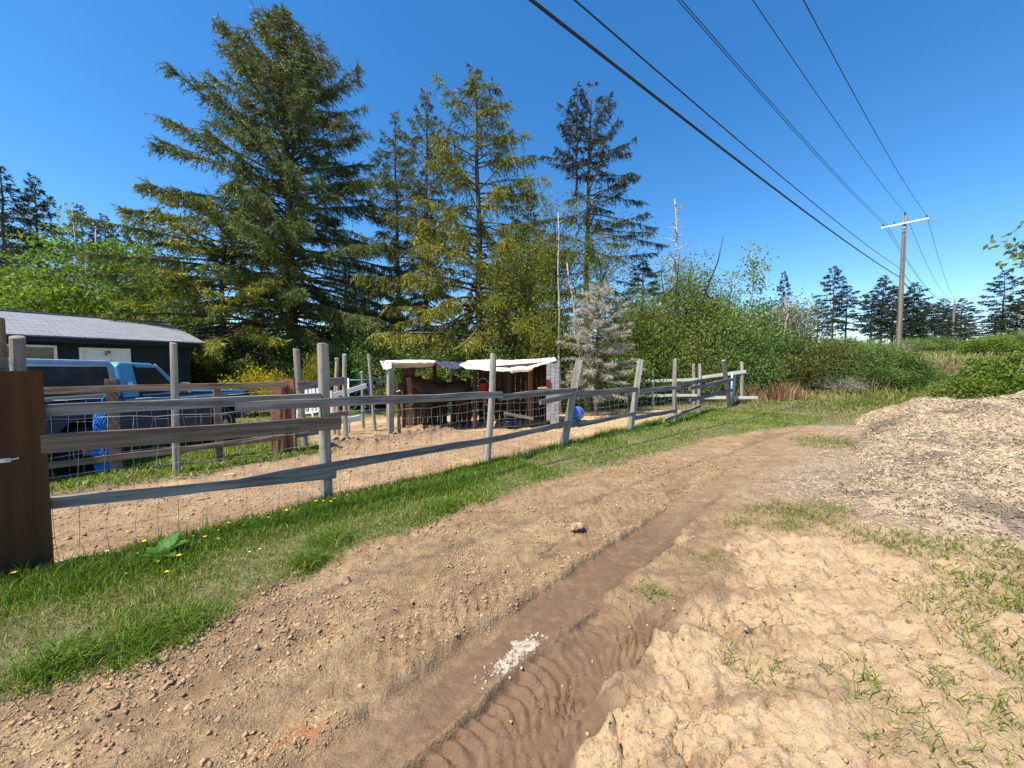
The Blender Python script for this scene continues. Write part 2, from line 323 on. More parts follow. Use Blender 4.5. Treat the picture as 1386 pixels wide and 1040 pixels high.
M['canopy_paint'] = plain('faded_canopy_paint', (.24, .32, .46), .45, .1, .1, 5, 0, .4)
M['chrome'] = plain('chrome_trim', (.7, .7, .7), .25, 1.0, .05, 4, 0)
M['black'] = plain('black_rubber', (.018, .018, .018), .8, 0, .3, 8, .1, .3)
M['rim'] = plain('wheel_rim_cream', (.50, .46, .36), .45, .2, .1, 6, 0)
M['white_car'] = plain('white_car_paint', (.72, .74, .76), .3, 0, .04, 4, 0, .5)
M['teal'] = plain('teal_gate_paint', (.22, .46, .55), .5, .3, .15, 6, 0)
M['blue_gate'] = plain('blue_gate_paint', (.05, .19, .50), .45, .2, .2, 6, 0)
M['blue_plastic'] = plain('blue_plastic', (.045, .16, .50), .4, 0, .08, 5, 0, .5)
M['net'] = plain('blue_net_rope', (.02, .22, .62), .6, 0, .15, 20, 0)
M['red_plastic'] = plain('red_plastic', (.20, .008, .02), .45, 0, .1, 5, 0)
M['green_roof'] = plain('pale_green_metal_roof', (.30, .46, .40), .5, .2, .1, 3, 0)
M['green_box'] = plain('green_painted_metal', (.10, .17, .10), .6, .1, .2, 3, 0)
M['pole'] = wood('utility_pole_wood', (.19, .135, .095), (.36, .285, .22), 'Z', None, .6)
M['arm'] = plain('pale_crossarm', (.72, .70, .66), .6, 0, .1, 6, 0)
M['cable'] = plain('black_cable', (.012, .012, .014), .6, 0, .1, 3, 0)
M['insul'] = plain('dark_insulator', (.06, .045, .04), .3, 0, .2, 6, 0)
M['bark'] = plain('conifer_bark', (.115, .085, .062), .95, 0, .45, 7, .8, .1)
M['bark_grey'] = plain('grey_bark', (.40, .37, .32), .9, 0, .35, 6, .6, .1)
M['bark_dark'] = plain('dark_bark', (.075, .06, .045), .95, 0, .4, 7, .6, .1)
M['dead'] = plain('bleached_dead_wood', (.40, .375, .34), .9, 0, .25, 6, .4, .1)
M['horse'] = plain('dark_bay_coat', (.040, .020, .012), .5, 0, .35, 3, .1, .3)
M['mane'] = plain('black_horse_hair', (.010, .008, .007), .6, 0, .3, 30, .2, .2)
M['hoof'] = plain('hoof', (.06, .05, .04), .6)
M['grassb'] = foliage('grass_blade', (.070, .135, .010), (.20, .27, .026), (.40, .33, .15), (.78, .97), .3)
M['drygrass'] = foliage('dry_meadow_grass', (.14, .19, .03), (.28, .27, .075), (.42, .31, .15), (.6, .95), .3)
M['rust_grass'] = foliage('rusty_dead_grass', (.22, .12, .05), (.36, .23, .11), (.45, .34, .2), (.6, .95), .25)
M['spruce'] = foliage('spruce_needles', (.036, .054, .018), (.120, .145, .036), (.20, .12, .05), (.955, .99), .25)
M['spruce_y'] = foliage('yellow_green_spruce', (.048, .078, .016), (.165, .205, .032), (.31, .325, .045), (.50, .92), .3)
M['spruce_d'] = foliage('dark_fir_needles', (.018, .032, .022), (.048, .068, .040), (.10, .075, .05), (.93, .99), .2)
M['maple'] = foliage('bright_maple_leaves', (.075, .135, .018), (.17, .26, .035), (.26, .32, .05), (.75, .98), .45)
M['willow'] = foliage('willow_leaves', (.08, .12, .016), (.21, .25, .036), (.26, .25, .06), (.75, .98), .4)
M['alder'] = foliage('alder_leaves', (.075, .13, .02), (.20, .27, .055), (.28, .32, .11), (.75, .98), .4)
M['pale_leaf'] = foliage('pale_aspen_leaves', (.12, .17, .06), (.24, .31, .12), (.32, .38, .18), (.75, .98), .45)
M['shrub'] = foliage('shrub_leaves', (.055, .105, .022), (.155, .235, .052), (.26, .32, .12), (.75, .98), .35)
M['shrub_o'] = foliage('olive_shrub_leaves', (.08, .095, .018), (.19, .19, .04), (.32, .24, .06), (.75, .98), .35)
M['bramble'] = foliage('bramble_leaves', (.06, .115, .015), (.18, .25, .035), (.20, .12, .04), (.88, .98), .35)
M['gorse'] = foliage('yellow_flowering_bush', (.12, .15, .02), (.36, .33, .02), (.68, .50, .015), (.45, .85), .4)
M['deadtwig'] = foliage('pale_dead_twigs', (.26, .24, .17), (.44, .41, .31), (.56, .52, .42), (.6, .95), .1)
M['dock'] = foliage('dock_leaf', (.045, .13, .015), (.09, .21, .03), (.18, .26, .08), (.8, 1), .35)
M['flower'] = plain('yellow_petals', (.75, .60, .01), .5, 0, .1, 9, 0)
M['chips'] = foliage('wood_chips', (.13, .09, .062), (.47, .345, .22), (.66, .51, .33), (.5, .98), .0, .9)
M['strawm'] = foliage('straw_bits', (.40, .28, .15), (.60, .45, .25), (.70, .56, .34), (.5, .98), .1, .8)
M['clod'] = plain('soil_clod', (.37, .248, .142), .95, 0, .28, 14, .7, .1)
M['ash'] = plain('pale_ash_lump', (.43, .35, .26), .95, 0, .4, 22, .9, .1, (.20, .145, .10))
def shingle_mat():
    m, nt, b = new_mat('grey_roof_shingles'); v = coords(nt)
    br = nd(nt, 'ShaderNodeTexBrick', {'Vector': v, 'Color1': (.20, .205, .225, 1), 'Color2': (.29, .295, .32, 1), 'Mortar': (.09, .09, .10, 1), 'Scale': 1.0, 'Mortar Size': .012, 'Brick Width': .33, 'Row Height': .14, 'Bias': 0.0})
    c = mix(nt, rng_(nt, noise(nt, v, 30, 4), .3, .7, 0, .5), br.outputs[0], (.13, .13, .145)); nt.links.new(c, b.inputs['Base Color']); b.inputs['Roughness'].default_value = .9
    bump(nt, b, br.outputs['Fac'], -.5, .01); return m
M['shingle'] = shingle_mat()
def glass_mat():
    m, nt, b = new_mat('dark_window_glass'); b.inputs['Base Color'].default_value = (.012, .016, .024, 1); b.inputs['Roughness'].default_value = .06; b.inputs['Specular IOR Level'].default_value = .6; return m
M['glass'] = glass_mat()

# ------------------------------------------------------------------ object helpers
def tag(o, label, cat, group=None, kind=None):
    if label: o['label'] = label
    if cat: o['category'] = cat
    if group: o['group'] = group
    if kind: o['kind'] = kind
    return o
def thing(name, loc, label, cat, group=None, rz=0.0):
    o = bpy.data.objects.new(name, None); col.objects.link(o); o.location = loc; o.rotation_euler = (0, 0, rz); o.empty_display_size = .2
    return tag(o, label, cat, group)
def link(name, me, mat, parent=None, loc=None, rot=None):
    o = bpy.data.objects.new(name, me); col.objects.link(o)
    if mat and not me.materials: me.materials.append(M[mat] if isinstance(mat, str) else mat)
    o.parent = parent
    if loc is not None: o.location = loc
    if rot is not None: o.rotation_euler = rot
    return o
def children(o): return [c for c in bpy.data.objects if c.parent == o]
KIDS = {}
def copy_tree(o, loc=None, rz=None, scale=None, parent=None):
    if o not in KIDS: KIDS[o] = children(o)
    c = o.copy(); col.objects.link(c); c.parent = parent
    if loc is not None: c.location = loc
    if rz is not None: c.rotation_euler = (0, 0, rz)
    if scale is not None: c.scale = scale
    for ch in KIDS[o]: copy_tree(ch, parent=c)
    return c
def np_mesh(name, v, f, attrs=None, smooth=False):
    """v (N,3), f (M,k) with k 3 or 4"""
    me = bpy.data.meshes.new(name); v = np.ascontiguousarray(v, np.float32); f = np.ascontiguousarray(f, np.int32); k = f.shape[1]
    me.vertices.add(len(v)); me.vertices.foreach_set('co', v.ravel())
    me.loops.add(f.size); me.loops.foreach_set('vertex_index', f.ravel())
    me.polygons.add(len(f)); me.polygons.foreach_set('loop_start', np.arange(0, f.size, k, dtype=np.int32))
    try: me.polygons.foreach_set('loop_total', np.full(len(f), k, np.int32))
    except Exception: pass
    if smooth: me.polygons.foreach_set('use_smooth', np.ones(len(f), bool))
    for n, a in (attrs or {}).items():
        a = np.ascontiguousarray(a, np.float32)
        if a.ndim == 1: at = me.attributes.new(n, 'FLOAT', 'POINT'); at.data.foreach_set('value', a)
        else: at = me.attributes.new(n, 'FLOAT_COLOR', 'POINT'); at.data.foreach_set('color', a.ravel())
    me.update(); me.validate(); return me
class MB:
    def __init__(s): s.v = []; s.f = []
    def add(s, vs, fs):
        n = len(s.v); s.v += [tuple(p) for p in vs]; s.f += [tuple(i + n for i in f) for f in fs]
    def box(s, c, d, rot=None):
        c = Vector(c); vs = []
        for sx, sy, sz in ((-1, -1, -1), (1, -1, -1), (1, 1, -1), (-1, 1, -1), (-1, -1, 1), (1, -1, 1), (1, 1, 1), (-1, 1, 1)):
            p = Vector((sx * d[0] / 2, sy * d[1] / 2, sz * d[2] / 2)); vs.append(c + (rot @ p if rot else p))
        s.add(vs, [(0, 3, 2, 1), (4, 5, 6, 7), (0, 1, 5, 4), (1, 2, 6, 5), (2, 3, 7, 6), (3, 0, 4, 7)]); return s
    def bar(s, p, q, w_, h, up=(0, 0, 1)):
        p = Vector(p); q = Vector(q); x = (q - p).normalized(); y = Vector(up).cross(x)
        if y.length < 1e-4: y = Vector((0, 1, 0))
        y.normalize(); z = x.cross(y); vs = []
        for b in (p, q):
            for sy, sz in ((-1, -1), (1, -1), (1, 1), (-1, 1)): vs.append(b + y * sy * w_ / 2 + z * sz * h / 2)
        s.add(vs, [(3, 2, 1, 0), (4, 5, 6, 7), (0, 1, 5, 4), (1, 2, 6, 5), (2, 3, 7, 6), (3, 0, 4, 7)]); return s
    def tube(s, pts, rad, n=6, cap=True):
        pts = [Vector(p) for p in pts]; base = len(s.v)
        if not hasattr(rad, '__len__'): rad = [rad] * len(pts)
        prev = None
        for i, p in enumerate(pts):
            d = (pts[min(i + 1, len(pts) - 1)] - pts[max(i - 1, 0)]); d = d.normalized() if d.length > 1e-9 else Vector((0, 0, 1))
            a = prev if prev is not None else (Vector((1, 0, 0)) if abs(d.x) < .9 else Vector((0, 1, 0)))
            a = (a - d * a.dot(d)).normalized(); prev = a; b = d.cross(a)
            for k in range(n):
                t = 2 * math.pi * k / n; q = p + (a * math.cos(t) + b * math.sin(t)) * rad[i]; s.v.append(tuple(q))
        for i in range(len(pts) - 1):
            for k in range(n):
                k2 = (k + 1) % n; s.f.append((base + i * n + k, base + i * n + k2, base + (i + 1) * n + k2, base + (i + 1) * n + k))
        if cap: s.f.append(tuple(base + k for k in range(n))[::-1]); e = base + (len(pts) - 1) * n; s.f.append(tuple(e + k for k in range(n)))
        return s
    def prism(s, prof, y0, y1, inset=0.0):
        """profile of (x, z) extruded along y"""
        n = len(prof); vs = [(x, y0, z) for x, z in prof] + [(x, y1, z) for x, z in prof]
        s.add(vs, [tuple(range(n)), tuple(range(2 * n - 1, n - 1, -1))] + [(i, i + n, (i + 1) % n + n, (i + 1) % n) for i in range(n)]); return s
    def loft(s, rings, cap=True):
        n = len(rings[0]); base = len(s.v)
        for r in rings: s.v += [tuple(p) for p in r]
        for i in range(len(rings) - 1):
            for k in range(n):
                k2 = (k + 1) % n; s.f.append((base + i * n + k, base + i * n + k2, base + (i + 1) * n + k2, base + (i + 1) * n + k))
        if cap: s.f.append(tuple(base + k for k in range(n))[::-1]); e = base + (len(rings) - 1) * n; s.f.append(tuple(e + k for k in range(n)))
        return s
    def lathe(s, prof, n=20, c=(0, 0, 0), axis='Z'):
        rings = []
        for r, h in prof:
            rg = []
            for k in range(n):
                t = 2 * math.pi * k / n; a, b = r * math.cos(t), r * math.sin(t)
                p = {'Z': (a, b, h), 'Y': (a, h, -b), 'X': (h, a, b)}[axis]; rg.append((p[0] + c[0], p[1] + c[1], p[2] + c[2]))
            rings.append(rg)
        return s.loft(rings)
    def mesh(s, name, smooth=False):
        me = bpy.data.meshes.new(name); me.from_pydata(s.v, [], s.f)
        if smooth:
            for p in me.polygons: p.use_smooth = True
        me.update(); return me
    def build(s, name, mat, parent=None, base=None, smooth=False, bevel=0.0):
        """base: world position of the parent when the vertices are in world coordinates"""
        if base is not None: s.v = [(x - base[0], y - base[1], z - base[2]) for x, y, z in s.v]
        o = link(name, s.mesh(name, smooth), mat, parent)
        if bevel: bv = o.modifiers.new('bevel', 'BEVEL'); bv.width = bevel; bv.segments = 2; bv.limit_method = 'ANGLE'; bv.angle_limit = R(40)
        return o
rnd = random.Random(7)
def board(name, p, q, h, th, mat, parent, base, wob=.006, roll=0.0):
    """a sawn board with its long axis on local x"""
    p = Vector(p); q = Vector(q); L = (q - p).length; n = max(3, int(L / .35)); m = MB(); rings = []
    for i in range(n + 1):
        x = -L / 2 + L * i / n; dz = rnd.uniform(-wob, wob); dh = rnd.uniform(-wob, wob) * .6; dy = rnd.uniform(-wob, wob) * .5; c = .003
        hh = h / 2 + dh; tt = th / 2
        rings.append([(x, -tt + dy, -hh + c + dz), (x, -tt + c + dy, -hh + dz), (x, tt - c + dy, -hh + dz), (x, tt + dy, -hh + c + dz), (x, tt + dy, hh - c + dz), (x, tt - c + dy, hh + dz), (x, -tt + c + dy, hh + dz), (x, -tt + dy, hh - c + dz)])
    m.loft(rings); o = link(name, m.mesh(name), mat, parent)
    x = (q - p).normalized(); y = Vector((0, 0, 1)).cross(x)
    if y.length < 1e-3: y = Vector((0, 1, 0))
    y.normalize(); z = x.cross(y); mt = Matrix((x, y, z)).transposed() @ Matrix.Rotation(roll, 3, 'X')
    o.rotation_euler = mt.to_euler(); o.location = (p + q) / 2 - Vector(base); return o
def post(name, foot, top, r, mat, parent, base, square=False, n=14):
    """a post with its long axis on local z, sunk a little into the ground"""
    foot = Vector(foot); top = Vector(top); d = top - foot; L = d.length; m = MB(); rings = []; k = 9
    ph = rnd.uniform(0, 6)
    for i in range(k + 1):
        z = -.25 + (L + .25) * i / k; rr = r * (1.04 - .07 * i / k) * rnd.uniform(.98, 1.02)
        ox = .3 * r * math.sin(ph + i * .7) * (0 if square else 1); ring = []
        if square:
            for a, b in ((-1, -.9), (-.9, -1), (.9, -1), (1, -.9), (1, .9), (.9, 1), (-.9, 1), (-1, .9)): ring.append((a * rr, b * rr, z))
        else:
            for j in range(n): t = 2 * math.pi * j / n; rj = rr * (1 + .04 * math.sin(3 * t + ph + i * .3)); ring.append((ox + rj * math.cos(t), rj * math.sin(t), z + (.012 * math.sin(t + ph) if i == k else 0)))
        rings.append(ring)
    if not square: rings.append([(x * .86, y * .86, z + .006) for x, y, z in rings[-1]])
    m.loft(rings); o = link(name, m.mesh(name, False), mat, parent)
    q = d.to_track_quat('Z', 'Y'); o.rotation_euler = q.to_euler()
    if square: o.rotation_euler = (q @ Matrix.Rotation(R(45), 3, 'Z').to_quaternion()).to_euler()
    o.location = foot - Vector(base); return o
def wire_mesh(a, b, z0, z1, parent, base, nh=7, dx=.16, r=.0022, sag=.02, name='wire_mesh', tag_stuff=True):
    a = Vector(a); b = Vector(b); L = (b - a).length; m = MB(); n = max(2, int(L / dx)); up = Vector((0, 0, 1))
    zs = [z0 + (z1 - z0) * (i / (nh - 1)) ** .9 for i in range(nh)]
    side = up.cross((b - a).normalized())
    def pt(k, z):
        f = k / n; wv = .014 * math.sin(f * 19 + z * 7) + .01 * math.sin(f * 43 + z * 3)
        return a.lerp(b, f) + up * (z + sag * math.sin(f * math.pi * 2 + z) + .008 * math.sin(f * 31 + z * 11)) + side * wv
    for z in zs: m.tube([pt(k, z) for k in range(n + 1)], r, 3, False)
    for k in range(n + 1):
        j = rnd.uniform(-.25, .25); m.tube([pt(k + j * (1 - i / (nh - 1)) + rnd.uniform(-.08, .08), zs[i]) for i in range(nh)], r, 3, False)
    return m.build(name, 'wire', parent, base)

# ------------------------------------------------------------------ the ground sheet
def axis(c, mn, rate, lo, hi, turn=32.0):
    def side(lim):
        o = []; d = 0.0
        while d < lim:
            d += (mn + rate * d) if d < turn else (mn + rate * turn + .09 * (d - turn)); o.append(d)
        return o
    return np.array([c - d for d in side(c - lo)][::-1] + [c] + [c + d for d in side(hi - c)])
def make_ground():
    xs = axis(.7, .0120, .0085, -700, 900, 24); ys = np.concatenate([axis(1.35, .5, .3, -200, 1.36, 5)[:-1], axis(1.35, .0105, .0090, 1.34, 900, 24)[1:]])
    ys = np.unique(ys); X, Y = np.meshgrid(xs, ys); Z, mk = G(X, Y, True)
    ny, nx = X.shape; v = np.stack([X, Y, Z], -1).reshape(-1, 3)
    i = np.arange((ny - 1) * (nx - 1)); r = i // (nx - 1); c = i % (nx - 1); a = r * nx + c
    f = np.stack([a, a + 1, a + nx + 1, a + nx], -1)
    def mc(p, q, s): return np.stack([mk[p].ravel(), mk[q].ravel(), mk[s].ravel(), np.ones(v.shape[0])], -1)
    me = np_mesh('ground', v, f, {'mask_a': mc('grass', 'wet', 'mulch'), 'mask_b': mc('straw', 'crust', 'clay'), 'mask_c': mc('paddock', 'blob', 'bank')}, True)
    o = link('ground', me, 'ground'); o['kind'] = 'structure'; return o
make_ground()

# ------------------------------------------------------------------ bark mulch pile
def pile_h(x, y):
    d = poly_sd(x, y, PILE) + .22 * fbm(x * 1.1, y * 1.1, 201, 3)
    wd = .75 + 1.5 * (1 - ss(4.5, 8.5, y))
    h = np.where(d > 0, 0.86 * (1 - np.exp(-np.clip(d, 0, 9) / wd)), .5 * d)
    return h * (1 + .26 * fbm(x * .9, y * .9, 203, 2)) + np.clip(d, 0, 1) * (.13 * fbm(x * 2.4, y * 2.4, 205, 3) + .06 * fbm(x * 9, y * 9, 207, 3))
def make_pile():
    g = .045; xs = np.arange(3.2, 17.3, g) ; ys = np.arange(1.8, 11.4, g); X, Y = np.meshgrid(xs, ys)
    Z = H0(X, Y) + pile_h(X, Y) - .03 + .02 * fbm(X * 24, Y * 24, 211, 2)
    ny, nx = X.shape; i = np.arange((ny - 1) * (nx - 1)); r = i // (nx - 1); c = i % (nx - 1); a = r * nx + c
    f = np.stack([a, a + 1, a + nx + 1, a + nx], -1); sd = poly_sd(X, Y, PILE).ravel(); keep = sd[a] > -.45; f = f[keep]
    used = np.unique(f); remap = np.zeros(nx * ny, int); remap[used] = np.arange(len(used)); v = np.stack([X, Y, Z], -1).reshape(-1, 3)[used]
    m, nt, b = new_mat('bark_mulch'); vv = coords(nt)
    n1 = noise(nt, vv, 1.3, 5); n2 = noise(nt, vv, 9, 6, .65); n3 = noise(nt, vv, 45, 5, .65); n4 = noise(nt, vv, 130, 3)
    cc = mix(nt, rng_(nt, n2, .33, .62), (.30, .215, .14), (.60, .45, .285)); cc = mix(nt, rng_(nt, n1, .50, .64, 0, .8), cc, (.17, .13, .10)); cc = mix(nt, rng_(nt, n3, .5, .66, 0, .8), cc, (.15, .105, .075))
    cc = mix(nt, rng_(nt, n4, .55, .7, 0, .5), cc, (.62, .5, .36))
    nt.links.new(cc, b.inputs['Base Color']); b.inputs['Roughness'].default_value = .95; b.inputs['Specular IOR Level'].default_value = .1
    bump(nt, b, mth(nt, 'ADD', n2, mth(nt, 'ADD', mth(nt, 'MULTIPLY', n3, .6), mth(nt, 'MULTIPLY', n4, .25))), 1.0, .05)
    base = Vector((9.0, 6.3, 0)); v = v - np.array(base)
    t = thing('mulch_pile', base, 'broad heap of pale and grey bark mulch beside the dirt track', 'mulch')
    link('mound', np_mesh('mound', v, remap[f], None, True), m, t)
    return t, base
pile, pile_base = make_pile()

# ------------------------------------------------------------------ utility line
PD = Vector((.785, .62, 0)).normalized()
def pole_thing(foot, H, label, group, detail=True, rk=1.0):
    t = thing('utility_pole', foot, label, 'utility pole', group)
    m = MB(); rings = 12
    m.tube([(0.02 * math.sin(i * .5) * 0, 0, -1 + (H + 1) * i / rings) for i in range(rings + 1)], [(.19 - .075 * i / rings) * rk for i in range(rings + 1)], 14); m.build('pole', 'pole', t, None, True)
    perp = Vector((PD.y, -PD.x, 0)); za = H - .62
    a = MB().bar(-perp * 1.3 + Vector((0, 0, za)) - PD * .19, perp * 1.3 + Vector((0, 0, za)) - PD * .19, .10, .125); arm = a.build('crossarm', 'arm', t, None, False, .008)
    for s in (-1, 1):
        MB().bar(perp * s * .78 + Vector((0, 0, za - .05)) - PD * .25, Vector((0, 0, za - .62)) - PD * .17, .035, .012).build('brace', 'galv', t)
    for s in (-1.18, 1.18, -.55):
        c = perp * s + Vector((0, 0, za + .06)) - PD * .19
        MB().lathe([(.012, 0), (.012, .1), (.055, .1), (.06, .14), (.035, .16), (.05, .19), (.035, .23), (.0, .235)], 10, c).build('insulator', 'insul', t, None, True)
    MB().lathe([(.02, 0), (.02, .1), (.06, .1), (.065, .15), (.035, .18), (.06, .2), (.05, .26), (0, .28)], 10, (0, 0, H)).build('insulator', 'insul', t, None, True)
    if detail:
        MB().lathe([(.145, H - 1.0), (.15, H - .98), (.15, H - .9), (.145, H - .88)], 14).build('band', 'galv', t)
        MB().box((0, 0, H - 4.05), (.36, .06, .08)).build('cable_bracket', 'galv', t)
        MB().box((-.19, -.02, 2.2), (.012, .09, .16)).build('number_tag', 'galv', t)
    return t
F1 = D(1215, 490, 30.0); F1.z = gz(F1.x, F1.y)
poles = [(F1, 13.55 - F1.z + .0)]
step = Vector((69.6, 55, 0))
for k in (1, 2, 3):
    f = F1 + step * k; f.z = gz(f.x, f.y) + .0; poles.append((f, 10.6))
PL = ['weathered brown utility pole with pale crossarm rising out of the green shrubs', 'distant brown utility pole with white crossarm on the open meadow', 'far utility pole with pale crossarm beside the dark firs', 'tiny farthest utility pole at the end of the power line']
for (f, Hh), lb in zip(poles, PL): pole_thing(f, Hh, lb, 'utility poles along the power line', True, 1.0 if f is F1 else 1.35)
P0 = F1 - step; P0.z = 0.6
def wire_run(name, off, r, sag, label, dz_top, n0=0, ends=4):
    """one conductor strung over all the poles, starting behind the photographer"""
    perp = Vector((PD.y, -PD.x, 0)); m = MB(); anchors = [P0 + perp * off[0] + Vector((0, 0, 11.4 + off[1]))] + [f + perp * off[0] + Vector((0, 0, Hh + off[1])) for f, Hh in poles[:ends]]
    for i in range(len(anchors) - 1):
        a, b = anchors[i], anchors[i + 1]; pts = []
        for k in range(33 if i == 0 else 17):
            f = k / (32 if i == 0 else 16); p = a.lerp(b, f); p.z -= 4 * sag * f * (1 - f); pts.append(p)
        m.tube(pts, r * (1 if i == 0 else 1.3), 5, False)
    o = m.build(name, 'cable', None); tag(o, label, 'cable', 'overhead lines'); return o
wire_run('power_line', (-1.18, -.36), .011, 1.4, 'thin overhead wire tied to the outer left insulator of the crossarm', 0)
wire_run('power_line', (-1.05, -.30), .011, 1.6, 'thin overhead wire running close beside the outer left wire', 0)
wire_run('power_line', (0, .26), .011, 2.0, 'thin overhead wire tied to the pole top insulator', 0)
wire_run('power_line', (1.18, -.36), .011, 2.4, 'thin overhead wire tied to the right end of the crossarm', 0)
wire_run('communication_cable', (-.16, -4.05), .015, 1.3, 'slim communication cable fixed to the pole well below the crossarm', 0, 0, 2)
wire_run('communication_cable', (-.16, -4.75), .027, 1.12, 'thickest black communication cable, lowest on the utility poles', 0, 0, 2)

# ------------------------------------------------------------------ house
def make_house():
    loc = Vector((-12.9, 15.6, -.45)); t = thing('dark_house', loc, 'long low dark green house with grey shingle roof behind the truck', 'house', None, R(60))
    z0 = 0; EV = 3.0; RG = 4.02
    w_ = MB(); w_.prism([(-.0, z0), (-.0, EV + .02)], 0, 0) if False else None
    m = MB(); xr, xl, yf, yb = -.38, -12.5, .45, 6.95
    wt = EV + .45 * (RG - EV) / 3.7 - .13
    m.add([(xl, yf, z0), (xr, yf, z0), (xr, yb, z0), (xl, yb, z0), (xl, yf, wt), (xr, yf, wt), (xr, yb, wt), (xl, yb, wt), (xl, 3.7, RG - .15), (xr, 3.7, RG - .15)],
          [(0, 1, 5, 4), (1, 2, 6, 9, 5), (2, 3, 7, 6), (3, 0, 4, 8, 7), (0, 3, 2, 1)])
    wall = m.build('wall', 'siding', t)
    for i in range(24): MB().box((xr - .25 - i * .5, yf - .012, wt / 2 - .03), (.045, .024, wt - .06)).build('batten', 'siding', wall)
    for i in range(13): MB().box((xr + .012, yf + .25 + i * .5, (wt + .12 * min(i, 12 - i)) / 2 - .05), (.024, .045, wt + .12 * min(i, 12 - i) - .1)).build('batten', 'siding', wall)
    for y0, y1, za, zb, nm in ((0, 3.7, EV, RG, 0), (7.4, 3.7, EV, RG, 1)):
        L = math.hypot(3.7, RG - EV); th = .09
        me = MB(); me.box((0, 0, 0), (13.0, L, th)); o = link('roof_slope', me.mesh('roof_slope'), 'shingle', t, (-6.5, (y0 + y1) / 2, (za + zb) / 2), (math.atan2(zb - za, y1 - y0) if nm == 0 else -math.atan2(zb - za, y0 - y1), 0, 0))
    MB().box((-6.5, -.0, EV - .09), (12.98, .03, .17)).build('fascia', 'trim_dark', t)
    MB().bar((-.02, .0, EV - .12), (-.02, 3.7, RG - .12), .04, .16).build('fascia', 'trim_dark', t)
    MB().bar((-.02, 7.4, EV - .12), (-.02, 3.7, RG - .12), .04, .16).build('fascia', 'trim_dark', t)
    MB().box((-6.5, 3.7, RG + .055), (12.9, .3, .035)).build('ridge_cap', 'shingle', t)
    # window, white frame
    def framed(nm, x0, x1, za, zb, fm, pm, mull):
        b = .07; f = MB(); yy = yf - .05
        for c, d in (((x0 + b / 2, yy, (za + zb) / 2), (b, .1, zb - za)), ((x1 - b / 2, yy, (za + zb) / 2), (b, .1, zb - za)), (((x0 + x1) / 2, yy, zb - b / 2), (x1 - x0 - 2 * b, .1, b)), (((x0 + x1) / 2, yy, za + b / 2), (x1 - x0 - 2 * b, .1, b))): f.box(c, d)
        fo = f.build(nm, fm, t)
        MB().box(((x0 + x1) / 2, yf - .02, (za + zb) / 2), (x1 - x0 - 2 * b, .03, zb - za - 2 * b)).build(pm[0], pm[1], fo); return fo
    framed('window', -5.25, -3.94, 1.55, 2.74, 'white_paint', ('pane', 'glass'), 0)
    d = framed('door', -3.45, -2.18, .25, 2.70, 'white_paint', ('door_leaf', 'white_paint'), 0)
    for zz in (.55, 1.15, 1.75, 2.3): MB().box((-2.81, yf - .045, zz), (.85, .02, .38)).build('door_panel', 'white_paint', d)
    return t
make_house()

# ------------------------------------------------------------------ pickup truck with canopy
def arc(cx, cz, r, a0, a1, n): return [(cx + r * math.cos(R(a0 + (a1 - a0) * i / n)), cz + r * math.sin(R(a0 + (a1 - a0) * i / n))) for i in range(n + 1)]
def wheel(parent, x, y, s, rimmat):
    w_ = MB().lathe([(.2, -.11), (.33, -.115), (.365, -.08), (.375, 0), (.365, .08), (.33, .115), (.2, .11)], 28, (x, y, .375), 'Y').build('wheel', 'black', parent, None, True)
    yo = y + s * .10
    MB().lathe([(.205, -s * .06), (.205, s * .018), (.19, s * .018), (.17, -s * .03), (.10, -s * .02), (.06, s * .03), (.0, s * .035)] if s > 0 else [(.205, .06), (.205, -.018), (.19, -.018), (.17, .03), (.10, .02), (.06, -.03), (0.0, -.035)], 24, (x, yo, .375), 'Y').build('rim', rimmat, w_, None, True)
    for k in range(8):
        a = 2 * math.pi * k / 8; MB().lathe([(.018, -.004), (.018, .004)], 8, (x + .135 * math.cos(a), yo + s * -.018, .375 + .135 * math.sin(a)), 'Y').build('rim_hole', 'black', w_)
